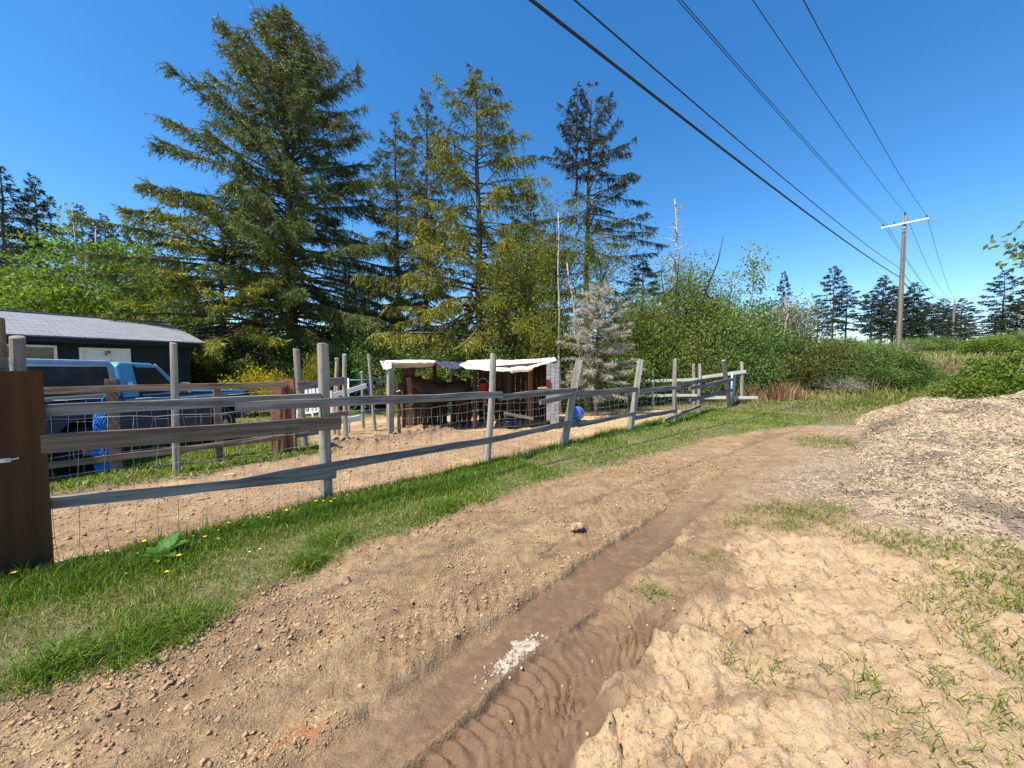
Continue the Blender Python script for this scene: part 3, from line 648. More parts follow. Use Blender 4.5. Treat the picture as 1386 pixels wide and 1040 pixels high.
def make_truck():
    rc = Vector((-6.75, 5.75, 0)); a = R(-2); loc = Vector((rc.x - .90, rc.y, gz(rc.x, rc.y) - .02))
    t = thing('pickup_truck', loc, 'light blue pickup truck with a pale canopy over its bed', 'truck', None, R(90) - a)
    t.scale = (1, 1, 1.05); WB = 2.95; hw = .96
    prof = [(-1.15, .52)] + arc(0, .40, .47, 180, 0, 10) + arc(WB, .40, .47, 180, 0, 10) + [(3.83, .5), (3.88, .62), (3.87, .98), (3.80, 1.05), (1.98, 1.14), (-1.15, 1.14)]
    b = MB().prism(prof, -hw, hw).build('body', 'navy_paint', t, None, False, .035)
    MB().prism([(1.95, 1.10), (3.81, 1.03), (3.78, 1.065), (1.95, 1.165)], -hw + .03, hw - .03).build('hood', 'blue_paint', t, None, False, .02)
    # cab
    cab = [(.62, 1.10), (1.98, 1.10), (1.42, 1.66), (1.30, 1.70), (.72, 1.72), (.64, 1.66)]
    rings = []
    m = MB()
    vs = [(x, -(hw - .01 - max(0, z - 1.1) * .26), z) for x, z in cab] + [(x, hw - .01 - max(0, z - 1.1) * .26, z) for x, z in cab]; n = len(cab)
    m.add(vs, [tuple(range(n)), tuple(range(2 * n - 1, n - 1, -1))] + [(i, i + n, (i + 1) % n + n, (i + 1) % n) for i in range(n)])
    m.build('cab', 'blue_paint', t, None, False, .03)
    MB().prism([(.62, .72), (1.98, .72), (1.98, 1.12), (.62, 1.12)], -hw - .004, -hw + .02).build('door', 'navy_paint', t, None, False, .012)
    MB().prism([(.60, 1.02), (3.6, .98), (3.6, 1.05), (.60, 1.10)], -hw - .008, -hw + .02).build('side_stripe', 'blue_paint', t, None, False, .004)
    for s in (-1, 1):
        def side(pr, o=.004): return [(x, s * (hw - .01 - max(0, z - 1.1) * .26 + o), z) for x, z in pr], [(x, s * (hw - .01 - max(0, z - 1.1) * .26 - .02), z) for x, z in pr]
        pr = [(.92, 1.16), (1.72, 1.16), (1.36, 1.62), (.95, 1.63)]
        A, B = side(pr); MB().loft([A, B]).build('side_window', 'glass', t)
        pr2 = [(.89, 1.13), (.93, 1.13), (.96, 1.66), (.92, 1.66)]; A, B = side(pr2, .008); MB().loft([A, B]).build('window_post', 'trim_dark', t)
    MB().add
    ws = MB(); ws.add([(1.945, -.80, 1.15), (1.945, .80, 1.15), (1.47, .70, 1.63), (1.47, -.70, 1.63), (1.93, -.80, 1.13), (1.93, .80, 1.13), (1.45, .70, 1.61), (1.45, -.70, 1.61)], [(0, 1, 2, 3), (7, 6, 5, 4), (0, 4, 5, 1), (1, 5, 6, 2), (2, 6, 7, 3), (3, 7, 4, 0)]); 
    for i in range(len(ws.v)): ws.v[i] = (ws.v[i][0] + .012, ws.v[i][1], ws.v[i][2] + .012)
    ws.build('windshield', 'glass', t)
    for s in (-1, 1): MB().bar((2.0, s * .82, 1.14), (1.45, s * .72, 1.68), .02, .03).build('windshield_pillar', 'chrome', t)
    # canopy
    def cw(z): return hw - .02 - max(0, z - 1.14) * .16
    cp = [(-1.13, 1.15), (.58, 1.15), (.56, 1.66), (.50, 1.74), (-.86, 1.755), (-1.0, 1.68)]
    vs = [(x, -cw(z), z) for x, z in cp] + [(x, cw(z), z) for x, z in cp]; n = len(cp); m = MB()
    m.add(vs, [tuple(range(n)), tuple(range(2 * n - 1, n - 1, -1))] + [(i, i + n, (i + 1) % n + n, (i + 1) % n) for i in range(n)]); cn = m.build('canopy', 'canopy_paint', t, None, False, .035)
    for s in (-1, 1):
        def pan(pr, o, i): return MB().loft([[(x, s * (cw(z) + o), z) for x, z in pr], [(x, s * (cw(z) - i), z) for x, z in pr]])
        pan([(-.99, 1.20), (.45, 1.20), (.45, 1.665), (-.80, 1.675), (-.90, 1.62)], .006, .02).build('window_trim', 'chrome', cn)
        pan([(-.96, 1.225), (.425, 1.225), (.425, 1.64), (-.79, 1.65), (-.87, 1.60)], .010, .02).build('canopy_window', 'glass', cn)
    # trim
    m = MB()
    m.lathe([(.045, 0), (.045, .012)], 14, (.76, -hw + .055, 1.34), 'Y'); m.v = [(x, y * 1.0 - .02 * 0 - .012, z * 1.0) for x, y, z in m.v]; m.build('round_sticker', 'white_paint', t)
    MB().box((.80, -hw - .015, .98), (.16, .02, .03)).build('door_handle', 'chrome', t)
    mr = MB().box((1.70, -hw - .13, 1.24), (.07, .16, .2)).build('side_mirror', 'chrome', t, None, False, .015); MB().bar((1.72, -hw - .06, 1.2), (1.78, -hw + .02, 1.12), .02, .02).build('mirror_arm', 'black', mr)
    MB().box((3.93, 0, .58), (.12, 1.9, .2)).build('front_bumper', 'chrome', t, None, False, .02); MB().box((-1.22, 0, .55), (.12, 1.86, .18)).build('rear_bumper', 'chrome', t, None, False, .02)
    MB().box((3.875, 0, .82), (.03, 1.2, .24)).build('grille', 'black', t)
    for s in (-1, 1):
        MB().box((3.87, s * .76, .83), (.04, .26, .18)).build('headlight', 'glass', t, None, False, .01); MB().box((-1.155, s * .84, .88), (.03, .16, .34)).build('tail_light', 'red_plastic', t)
        for x in (0, WB): wheel(t, x, s * (hw - .13), s, 'rim')
    MB().box((1.4, 0, .46), (4.6, 1.2, .16)).build('chassis', 'black', t)
    MB().bar((1.98, -.6, 1.185), (1.62, -.1, 1.50), .012, .012).build('wiper', 'black', t)
    return t
make_truck()

# ------------------------------------------------------------------ far parked car and sheds beyond the gate
def make_car():
    loc = D(513, 530, 19.5); loc.z = gz(loc.x, loc.y); t = thing('parked_car', loc, 'white parked car seen beyond the blue gate', 'car', None, R(8))
    lo = [(-2.2, .28)] + arc(-1.35, .32, .37, 180, 0, 8) + arc(1.35, .32, .37, 180, 0, 8) + [(2.2, .3), (2.22, .62), (2.0, .80), (1.0, .90), (-1.6, .92), (-2.2, .84)]
    MB().prism(lo, -.86, .86).build('body', 'white_car', t, None, False, .04)
    g = [(-1.75, .90), (1.15, .88), (.45, 1.36), (-.1, 1.44), (-.9, 1.42), (-1.3, 1.34)]; vs = [(x, -(.82 - (z - .88) * .35), z) for x, z in g] + [(x, .82 - (z - .88) * .35, z) for x, z in g]; n = len(g); m = MB()
    m.add(vs, [tuple(range(n)), tuple(range(2 * n - 1, n - 1, -1))] + [(i, i + n, (i + 1) % n + n, (i + 1) % n) for i in range(n)]); m.build('cabin', 'white_car', t, None, False, .04)
    for s in (-1, 1):
        for pr in ([(-1.45, .95), (-.4, .95), (-.42, 1.33), (-1.15, 1.30)], [(-.32, .95), (.85, .94), (.36, 1.29), (-.30, 1.34)]):
            MB().loft([[(x, s * (.826 - (z - .88) * .35), z) for x, z in pr], [(x, s * (.80 - (z - .88) * .35), z) for x, z in pr]]).build('side_window', 'glass', t)
        for x in (-1.35, 1.35):
            w_ = MB().lathe([(.18, -.09), (.30, -.09), (.315, 0), (.30, .09), (.18, .09)], 20, (x, s * .76, .315), 'Y').build('wheel', 'black', t, None, True)
            MB().lathe([(.0, -.095), (.19, -.095), (.19, .095), (0, .095)], 16, (x, s * .76, .315), 'Y').build('rim', 'galv', w_)
        MB().box((2.19, s * .6, .66), (.06, .34, .13)).build('headlight', 'glass', t); MB().box((-2.19, s * .62, .72), (.05, .3, .14)).build('tail_light', 'red_plastic', t)
    return t
make_car()
def small_shed(px0, px1, ytop, Y, wallm, roofm, label, H=2.1, depth=2.2):
    a = D(px0, ytop, Y); b = D(px1, ytop, Y); c = (a + b) / 2; c.z = gz(c.x, c.y); wd = (b - a).length; top = a.z - c.z; eave = top - .35
    t = thing('garden_shed', c, label, 'shed')
    wl_ = MB().box((0, depth / 2, eave / 2), (wd * .86, depth * .86, eave)).build('wall', wallm, t)
    for i in range(int(wd * .86 / .3)): MB().box((-wd * .43 + .15 + i * .3, depth * .07 - .012, eave / 2), (.03, .024, eave - .04)).build('batten', wallm, wl_)
    r = MB(); r.add([(-wd / 2, -.1, eave), (wd / 2, -.1, eave), (wd / 2, depth / 2, top), (-wd / 2, depth / 2, top), (wd / 2, depth + .1, eave), (-wd / 2, depth + .1, eave)] + [(-wd / 2, -.1, eave + .05), (wd / 2, -.1, eave + .05), (wd / 2, depth / 2, top + .05), (-wd / 2, depth / 2, top + .05), (wd / 2, depth + .1, eave + .05), (-wd / 2, depth + .1, eave + .05)],
          [(6, 7, 8, 9), (9, 8, 10, 11), (0, 3, 2, 1), (3, 5, 4, 2), (0, 1, 7, 6), (4, 5, 11, 10), (1, 2, 8, 7), (2, 4, 10, 8), (0, 6, 9, 3), (3, 9, 11, 5)]); r.build('roof', roofm, t)
    MB().box((wd * .12, depth * .07 - .02, eave * .45), (.7, .04, eave * .85)).build('door', wallm, t)
    return t
small_shed(318, 358, 491, 20.5, 'grey_wood', 'green_roof', 'small shed with pale green metal roof above the yellow bush')
small_shed(268, 304, 499, 22, 'green_box', 'green_roof', 'low green shed between the dark house and the yellow bush')
small_shed(588, 652, 488, 19, 'white_paint', 'galv', 'white shed wall glimpsed through the open back of the animal shelter')

# ------------------------------------------------------------------ fences
def fence_thing(name, base, label): b = Vector((base[0], base[1], gz(base[0], base[1]))); return thing(name, b, label, 'fence'), b
def on_ground(p): return Vector((p[0], p[1], gz(p[0], p[1])))
# outer fence along the verge
pts = [P(443, 680), P(660, 633), P(763, 606), P(853, 585), P(914, 574), P(946, 562), P(988, 552)]
tops = [(436, 467), (668, 480), (784, 488), (867, 487), (913, 486), (947, 493), (979, 488)]
left_end = Vector((-3.80, 2.80, 0))
of, ob = fence_thing('paddock_fence', pts[0], 'weathered board and wire fence running along the grass verge')
def near_plane(i): return (left_end if i < 0 else pts[i]), pts[i + 1]
for i, (p, tp) in enumerate(zip(pts, tops)):
    a, b = (left_end, pts[0]) if i == 0 else (pts[i - 1], pts[i])
    top = VP(tp[0], tp[1], a, b)
    sq = i in (2, 3, 6)
    post('post', on_ground(p), top, (.062, .052, .060, .055, .055, .055, .055)[i] * (1.12 if sq else 1), 'post', of, ob, square=sq)
post('post', on_ground((-3.93, 2.95)), Vector((-3.947, 2.95, 1.83)), .043, 'post', of, ob)
post('post', on_ground((-3.93, 2.83)), Vector((-3.95, 2.83, 1.97)), .05, 'rail_brown', of, ob, square=True)
nrm = Vector((SQ, -SQ, 0))
def rail(i, p0, p1, h, off=.075, mat='rail', th=.05):
    a, b = near_plane(i); A = VP(p0[0], p0[1], a, b) ; B = VP(p1[0], p1[1], a, b)
    # shift towards the track along the sight line's plane offset
    A = A + nrm * off; B = B + nrm * off
    board('rail', A, B, h, th, mat, of, ob)
rail(-1, (28, 556), (432, 538), .095, .05)
rail(-1, (42, 600), (457, 571), .150, .09, 'rail_brown', .06)
rail(-1, (36, 681), (452, 641), .090, .06)
rail(0, (316, 550), (674, 534), .100, .085); rail(0, (322, 651), (670, 593), .095, .08)
rail(1, (672, 538), (776, 528), .105, .055); rail(1, (730, 545), (776, 535), .09, .02); rail(1, (668, 594), (768, 572), .085, .05); rail(1, (732, 582), (778, 570), .08, .02)
rail(2, (778, 534), (860, 527), .11, .05); rail(2, (780, 575), (856, 560), .085, .05)
rail(3, (862, 530), (918, 524), .11, .05); rail(3, (856, 566), (913, 556), .085, .05)
rail(4, (912, 521), (951, 515), .11, .05); rail(4, (894, 569), (944, 549), .085, .09)
rail(5, (931, 526), (989, 514), .12, .05); rail(5, (931, 542), (989, 528), .11, .06)
ends = [left_end] + pts
for i in range(len(ends) - 1):
    a, b = on_ground(ends[i]), on_ground(ends[i + 1]); f = nrm * -.075
    zz = 1.22 if i == 0 else 1.05
    wire_mesh(Vector((a.x, a.y, 0)) + f, Vector((b.x, b.y, 0)) + f, (a.z + b.z) / 2 + .04, (a.z + b.z) / 2 + zz, of, ob, 8, .155 if i < 3 else .19, .0019 if i < 2 else .0024)
# brown gate panel on the near end of the outer fence
gp = Vector((-3.70, 2.93, 0)); gd = Vector((-SQ, -SQ, 0))
gb = gp + gd * .6; gb.z = gz(gb.x, gb.y); gt = thing('brown_gate', gb, 'tall brown stained plank gate at the end of the paddock fence', 'gate')
for k, (u0, u1) in enumerate(((.0, .285), (.289, .57), (.574, .86), (.864, 1.15))):
    c = gp + gd * ((u0 + u1) / 2) + nrm * .13; m = MB(); m.box((0, 0, .80), (u1 - u0, .04, 1.53)); o = link('plank', m.mesh('plank'), 'brown_panel', gt, c - gb, (0, 0, R(45)))
for zz in (.3, 1.3): o = link('brace', MB().box((0, 0, 0), (1.12, .045, .10)).mesh('brace'), 'brown_panel', gt, gp + gd * .57 + nrm * .086 + Vector((0, 0, zz)) - gb, (0, 0, R(45)))
l = MB(); l.tube([(0, 0, 0), (.02, -.03, .004), (.045, -.033, .006), (.065, -.03, .01)], .008, 6); l.box((.0, -.005, 0), (.05, .012, .03)); link('latch', l.mesh('latch'), 'galv', gt, gp + gd * .19 + nrm * .155 + Vector((0, 0, .91)) - gb, (0, 0, R(45)))
o = link('hinge_block', MB().box((0, 0, 0), (.09, .09, .5)).mesh('hinge_block'), 'dark_wood', gt, gp + gd * .1 + nrm * .05 + Vector((0, 0, .1)) - gb, (0, 0, R(45)))

# inner fence between the lawn and the paddock
i1, i2 = P(158, 641), P(239, 640); g1 = P(388, 614)
inf, ib = fence_thing('lawn_fence', i1, 'low weathered fence between the truck lawn and the paddock')
i0 = i1 + (i1 - g1).normalized() * 1.0
im = i1.lerp(g1, .56)
post('post', on_ground(i1), on_ground(i1) + Vector((-.01, 0, 1.42)), .066, 'rail_brown', inf, ib, True)
post('post', on_ground(i0), on_ground(i0) + Vector((0, 0, 1.42)), .062, 'rail_brown', inf, ib, True)
post('post', on_ground(i2), VP(235, 465, i2, i2 + Vector((1, 1, 0))), .045, 'post', inf, ib)
post('post', on_ground(im), on_ground(im) + Vector((0, 0, 1.30)), .05, 'rail_brown', inf, ib, True)
fn = Vector((g1.y - i0.y, -(g1.x - i0.x), 0)).normalized()
def irail(p0, p1, h, off, mat='rail_brown', th=.03):
    A = VP(p0[0], p0[1], i1, g1) + fn * off; B = VP(p1[0], p1[1], i1, g1) + fn * off; board('rail', A, B, h, th, mat, inf, ib)
irail((24, 530), (388, 520), .105, .09); irail((24, 635), (385, 590), .095, .09); irail((24, 606), (300, 580), .08, -.09, 'rail')
irail((90, 672), (382, 620), .11, .10, 'rail')
wire_mesh(on_ground(i0) * 1.0 - fn * .0, on_ground(g1), .05, 1.15, inf, ib, 7, .17, .002)
# brown square gate post and tall rails beyond
gpt = thing('gate_post', on_ground(g1), 'stout square red brown gate post with a pale round post behind', 'gate post')
q = on_ground(g1); board('post_plank', q + Vector((-.09, -.06, -.1)), q + Vector((-.09, -.06, 1.34)), .26, .05, 'red_brown', gpt, q, .001); board('post_plank', q + Vector((.05, .02, -.1)), q + Vector((.05, .02, 1.37)), .24, .06, 'red_brown', gpt, q, .001); board('post_plank', q + Vector((-.02, .10, -.1)), q + Vector((-.02, .10, 1.37)), .22, .05, 'red_brown', gpt, q, .001)
post('round_post', q + Vector((.03, .55, -.1)), D(401, 473, q.y + .55), .058, 'post', gpt, q)
# yard fence from the gate post to the blue gate
g2 = P(468, 593); yf_, yb_ = fence_thing('yard_fence', g2, 'short fence of grey boards beside the blue metal gate')
post('post', on_ground(g2), VP(466, 480, g2, g2 + Vector((1, 0, 0))), .05, 'post', yf_, yb_)
def yr(p0, p1, h, mat, off=0.0, th=.03):
    a, b = g1 + Vector((.1, .4, 0)), g2; A = VP(*p0, a, b); B = VP(*p1, a, b); board('rail', A + Vector((off, -off, 0)), B + Vector((off, -off, 0)), h, th, mat, yf_, yb_)
yr((403, 523), (470, 515), .17, 'rail'); yr((402, 588), (440, 582), .12, 'rail', .02); yr((440, 562), (470, 559), .09, 'rail', .05)
for bx, by, tx, ty, Y in ((451, 545, 456, 486, 10.5), (507, 545, 499, 481, 11.5), (457, 556, 457, 520, 10.0), (491, 548, 490, 504, 12.5)):
    f = D(bx, by, Y); f.z = gz(f.x, f.y); tp = D(tx, ty, Y); tt = thing('leaning_post', f, {451: 'tan leaning post behind the grey yard fence', 507: 'pale leaning post in front of the white parked car', 457: 'short stump of a post beside the white planks', 491: 'grey post standing behind the blue gate'}[bx], 'post')
    post('shaft', f, tp, .05, 'tan_wood' if bx in (451, 457) else 'post', tt, f)
    MB().lathe([(.056, -.02), (.058, .0), (.05, .025), (.02, .032), (0, .033)], 12, tp).build('weathered_top', 'post', tt, f)
wp = D(470, 530, 9.6); wpt = thing('white_plank_frame', on_ground(wp), 'loose white planks leaning by the blue gate', 'planks'); b0 = on_ground(wp)
board('plank', D(446, 537, 9.4), D(496, 522, 9.9), .13, .03, 'white_plank', wpt, b0); board('plank', D(447, 529, 9.38), D(448, 560, 9.38), .11, .03, 'white_plank', wpt, b0); board('plank', D(458, 570, 8.9), D(488, 566, 9.2), .14, .05, 'white_plank', wpt, b0)
# blue tube gate
def tube_gate(name, a, b, za, zb, n, mat, label, nv=3, r=.022):
    a = Vector(a); b = Vector(b); base = (a + b) / 2; base.z = gz(base.x, base.y); t = thing(name, base, label, 'gate')
    for i in range(n):
        z = za + (zb - za) * i / (n - 1); MB().tube([Vector((a.x, a.y, z)), Vector((b.x, b.y, z))], r, 8).build('tube', mat, t, base, True)
    for i in range(nv):
        p = a.lerp(b, i / (nv - 1)); MB().tube([Vector((p.x, p.y, za - .02)), Vector((p.x, p.y, zb + .02))], r * .9, 8).build('upright', mat if i else 'galv', t, base, True)
    for e in (a, b): MB().tube([Vector((e.x, e.y, base.z)), Vector((e.x, e.y, zb + .06))], r * 1.3, 8).build('end_post', 'galv', t, base, True)
    return t, base
ga = P(473, 583); gb2 = D(526, 560, ga.y + .9); tube_gate('blue_gate', ga, gb2, 0.15, D(473, 515, ga.y).z, 5, 'blue_gate', 'blue and silver tube gate between the yard fence and the shelter', 3)
# back fence of the paddock
bf, bb_ = fence_thing('back_fence', P(884, 551), 'pale two rail fence across the far end of the paddock')
B0, B1 = P(768, 552), P(1004, 548)
for bx, ty in ((823, 507), (884, 499), (939, 493), (768, 512), (1004, 490)):
    p = VP(bx, 552, B0, B1); tp = VP(bx, ty, B0, B1); post('post', on_ground(p), tp, .06, 'post', bf, bb_)
def brail(p0, p1, h, off): A = VP(*p0, B0, B1) + Vector((0, -off, 0)); B = VP(*p1, B0, B1) + Vector((0, -off, 0)); board('rail', A, B, h, .035, 'rail_pale', bf, bb_)
brail((766, 523), (829, 520), .11, .09); brail((824, 518), (952, 513), .12, .12); brail((949, 511), (1008, 503), .13, .09); brail((822, 536), (944, 535), .11, .09); brail((942, 538), (1023, 538), .12, .12)
wire_mesh(Vector((B0.x, B0.y, 0)), Vector((B1.x, B1.y, 0)), gz(*B0.xy) + .05, gz(*B0.xy) + 1.0, bf, bb_, 6, .2, .0028)
e = P(988, 552); tube_gate('teal_gate', e + Vector((.1, .1, 0)), e + Vector((.75, 1.0, 0)), gz(e.x, e.y) + .1, D(990, 508, e.y).z, 6, 'teal', 'small teal tube gate at the far corner of the paddock', 6, .028)

# ------------------------------------------------------------------ animal shelter
def sheet(front, back, nx, ny, thick, nz, seed):
    """a draped sheet between two polylines, with thickness"""
    def samp(pl, n):
        pl = [Vector(p) for p in pl]; L = [0]
        for a, b in zip(pl, pl[1:]): L.append(L[-1] + (b - a).length)
        out = []
        for k in range(n + 1):
            s = L[-1] * k / n; i = max(j for j in range(len(L) - 1) if L[j] <= s + 1e-9); out.append(pl[i].lerp(pl[i + 1], (s - L[i]) / max(1e-6, L[i + 1] - L[i])))
        return out
    A, B = samp(front, nx), samp(back, nx); v = []; f = []
    for lay in (0, 1):
        for j in range(ny + 1):
            for i in range(nx + 1):
                p = A[i].lerp(B[i], j / ny); z = nz * float(fbm(np.array([p.x * 3.0]), np.array([p.y * 3.0 + j * .3]), seed, 3)[0]) + .25 * nz * math.sin(i * 1.9 + j)
                v.append((p.x, p.y + (.5 * nz * math.sin(i * 2.3) if j == 0 else 0), p.z + z - lay * thick))
    n = (nx + 1) * (ny + 1); q = lambda i, j, l: l * n + j * (nx + 1) + i
    for j in range(ny):
        for i in range(nx): f.append((q(i, j, 0), q(i + 1, j, 0), q(i + 1, j + 1, 0), q(i, j + 1, 0))); f.append((q(i, j + 1, 1), q(i + 1, j + 1, 1), q(i + 1, j, 1), q(i, j, 1)))
    for i in range(nx): f.append((q(i, 0, 1), q(i + 1, 0, 1), q(i + 1, 0, 0), q(i, 0, 0))); f.append((q(i, ny, 0), q(i + 1, ny, 0), q(i + 1, ny, 1), q(i, ny, 1)))
    for j in range(ny): f.append((q(0, j, 0), q(0, j + 1, 0), q(0, j + 1, 1), q(0, j, 1))); f.append((q(nx, j, 1), q(nx, j + 1, 1), q(nx, j + 1, 0), q(nx, j, 0)))
    m = MB(); m.v = v; m.f = f; return m
YF, YB = 10.1, 13.2
sc_ = D(640, 560, (YF + YB) / 2); sbase = Vector((sc_.x, sc_.y, gz(sc_.x, sc_.y)))
sh = thing('animal_shelter', sbase, 'patched lean-to animal shelter with white tarp roofs in the paddock', 'shelter')
tr = sheet([D(x, y, YF) for x, y in ((622, 494), (632, 499), (660, 501), (690, 502), (702, 499), (714, 500), (722, 497), (736, 492), (753, 487))], [D(x, y, YB) for x, y in ((634, 488), (660, 487), (700, 487), (730, 486), (751, 484))], 36, 8, .03, .026, 301).build('tarp_roof', 'tarp', sh, sbase, True)
sheet([D(x, y + 1, YF - .02) for x, y in ((690, 502), (702, 499), (714, 500), (722, 497))], [D(x, y + 3.5, YF - .03) for x, y in ((692, 502), (702, 500), (714, 500), (721, 497))], 14, 3, .01, .02, 303).build('torn_edge', 'plywood', tr, None) .location = -sbase
lr = sheet([D(x, y, YF) for x, y in ((517, 491), (530, 490.5), (560, 490), (590, 490))], [D(x, y, YB - .6) for x, y in ((522, 488), (550, 487.5), (588, 487.5))], 20, 6, .02, .018, 305).build('tarp_roof', 'tarp', sh, sbase, True)
sheet([D(x, y, YF - .01) for x, y in ((528, 491.5), (560, 491.5), (588, 491))], [D(x, y, YF + .05) for x, y in ((528, 497), (560, 497.5), (586, 495))], 12, 2, .015, .02, 307).build('roof_edge', 'plywood', sh, sbase)
sheet([D(x, y, YF - .05) for x, y in ((514, 489), (522, 488.5), (530, 490))], [D(x, y, YF - .06) for x, y in ((519, 499), (524, 500), (530, 498))], 8, 4, .012, .04, 309).build('tarp_fold', 'tarp', sh, sbase)
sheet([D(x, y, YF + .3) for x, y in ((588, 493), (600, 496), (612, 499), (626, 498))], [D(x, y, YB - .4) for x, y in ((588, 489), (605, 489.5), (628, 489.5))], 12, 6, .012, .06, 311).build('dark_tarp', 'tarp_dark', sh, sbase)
for px, Y, yt, r, mt in ((528, YF + .05, 492, .075, 'post'), (546, YB - .7, 490, .05, 'dark_wood'), (588, YB - .7, 490, .05, 'dark_wood'), (612, YB - .3, 490, .05, 'grey_wood'), (643, YF + .75, 498, .05, 'dark_wood'), (689, YF + .75, 498, .05, 'dark_wood'), (718, YF + .75, 495, .055, 'red_brown'), (754, YF + .3, 488, .05, 'grey_wood')):
    f = D(px, 560, Y); f.z = gz(f.x, f.y); post('post', f, D(px, yt, Y), r, mt, sh, sbase, True)
MB().bar(D(640, 500, YF + .75), D(754, 491, YF + .75), .05, .10).build('beam', 'dark_wood', sh, sbase); MB().bar(D(520, 493.5, YF + .1), D(590, 493, YF + .1), .05, .09).build('beam', 'dark_wood', sh, sbase)
for k in range(15):                     # back wall, board by board
    x0, x1 = 648 + k * 7.1, 648 + k * 7.1 + 6.7; a, b = D(x0, 560, YB - .1), D(x1, 560, YB - .1); zb = gz(a.x, a.y); zt = D(x0, 489, YB - .1).z - .03; c = (a + b) / 2
    board('wall_board', Vector((c.x, c.y, zb)), Vector((c.x, c.y, zt)), (b - a).length, .025, 'dark_wood', sh, sbase, .002)
for k in range(14):                     # low back wall behind the animal
    x0, x1 = 546 + k * 6.6, 546 + k * 6.6 + 6.2; a, b = D(x0, 560, YB - .4), D(x1, 560, YB - .4); zb = gz(a.x, a.y); zt = D(x0, 512 + 4 * math.sin(k * 1.7), YB - .4).z; c = (a + b) / 2
    if k in (9,): continue
    board('wall_board', Vector((c.x, c.y, zb)), Vector((c.x, c.y, zt)), (b - a).length, .025, 'dark_wood', sh, sbase, .002)
for k in range(3):
    x0, x1 = 739.5 + k * 5.8, 744.8 + k * 5.8; a, b = D(x0, 560, YF + .02), D(x1, 560, YF + .02); zb = gz(a.x, a.y) + (0.25 if k == 0 else 0); zt = D(x0, 490, YF).z - .03; c = (a + b) / 2
    board('wall_board', Vector((c.x, c.y, zb)), Vector((c.x, c.y, zt)), (b - a).length, .025, 'grey_wood', sh, sbase, .002)
for k in range(12):
    y0 = YF + .12 + k * .23; p = D(757, 560, YF); x = p.x; zb = gz(x, y0); zt = D(757, 488, YF).z + (y0 - YF) * .06
    m = MB(); m.box((0, 0, (zt - zb) / 2), (.025, .215, zt - zb)); link('wall_board', m.mesh('wall_board'), 'grey_wood', sh, Vector((x, y0 + .1, zb)) - sbase)
board('shelf_board', D(728, 526, YF + .05), D(744, 525, YF + .05), .05, .12, 'tan_wood', sh, sbase); board('low_rail', D(682, 560, YF - .15), D(722, 567, YF - .05), .08, .04, 'rail', sh, sbase)
MB().box(D(742, 519, YF - .02), (.10, .04, .2)).build('red_box', 'red_plastic', sh, sbase)
board('side_board', D(553, 511, YF + .3), D(556, 548, YF + .3), .13, .03, 'red_brown', sh, sbase)
board('side_board', D(545, 502, YF + .8), D(562, 502, YF + .8), .28, .03, 'dark_wood', sh, sbase); board('side_board', D(545, 541, YF + .5), D(566, 545, YF + .5), .2, .03, 'dark_wood', sh, sbase)
for px, y0, y1, Y in ((540, 518, 566, 10.0),):
    f = D(px, y1, Y); f.z = gz(f.x, f.y); tt = thing('fence_stake', f, 'thin dark stake beside the shelter corner post', 'post'); post('shaft', f, D(px - 1, y0, Y), .035, 'dark_wood', tt, f, True); MB().tube([D(px, 530, Y) + Vector((-.05, -.05, 0)), D(px, 529, Y) + Vector((.05, -.05, .01))], .006, 6).build('wire_tie', 'galv', tt, f)

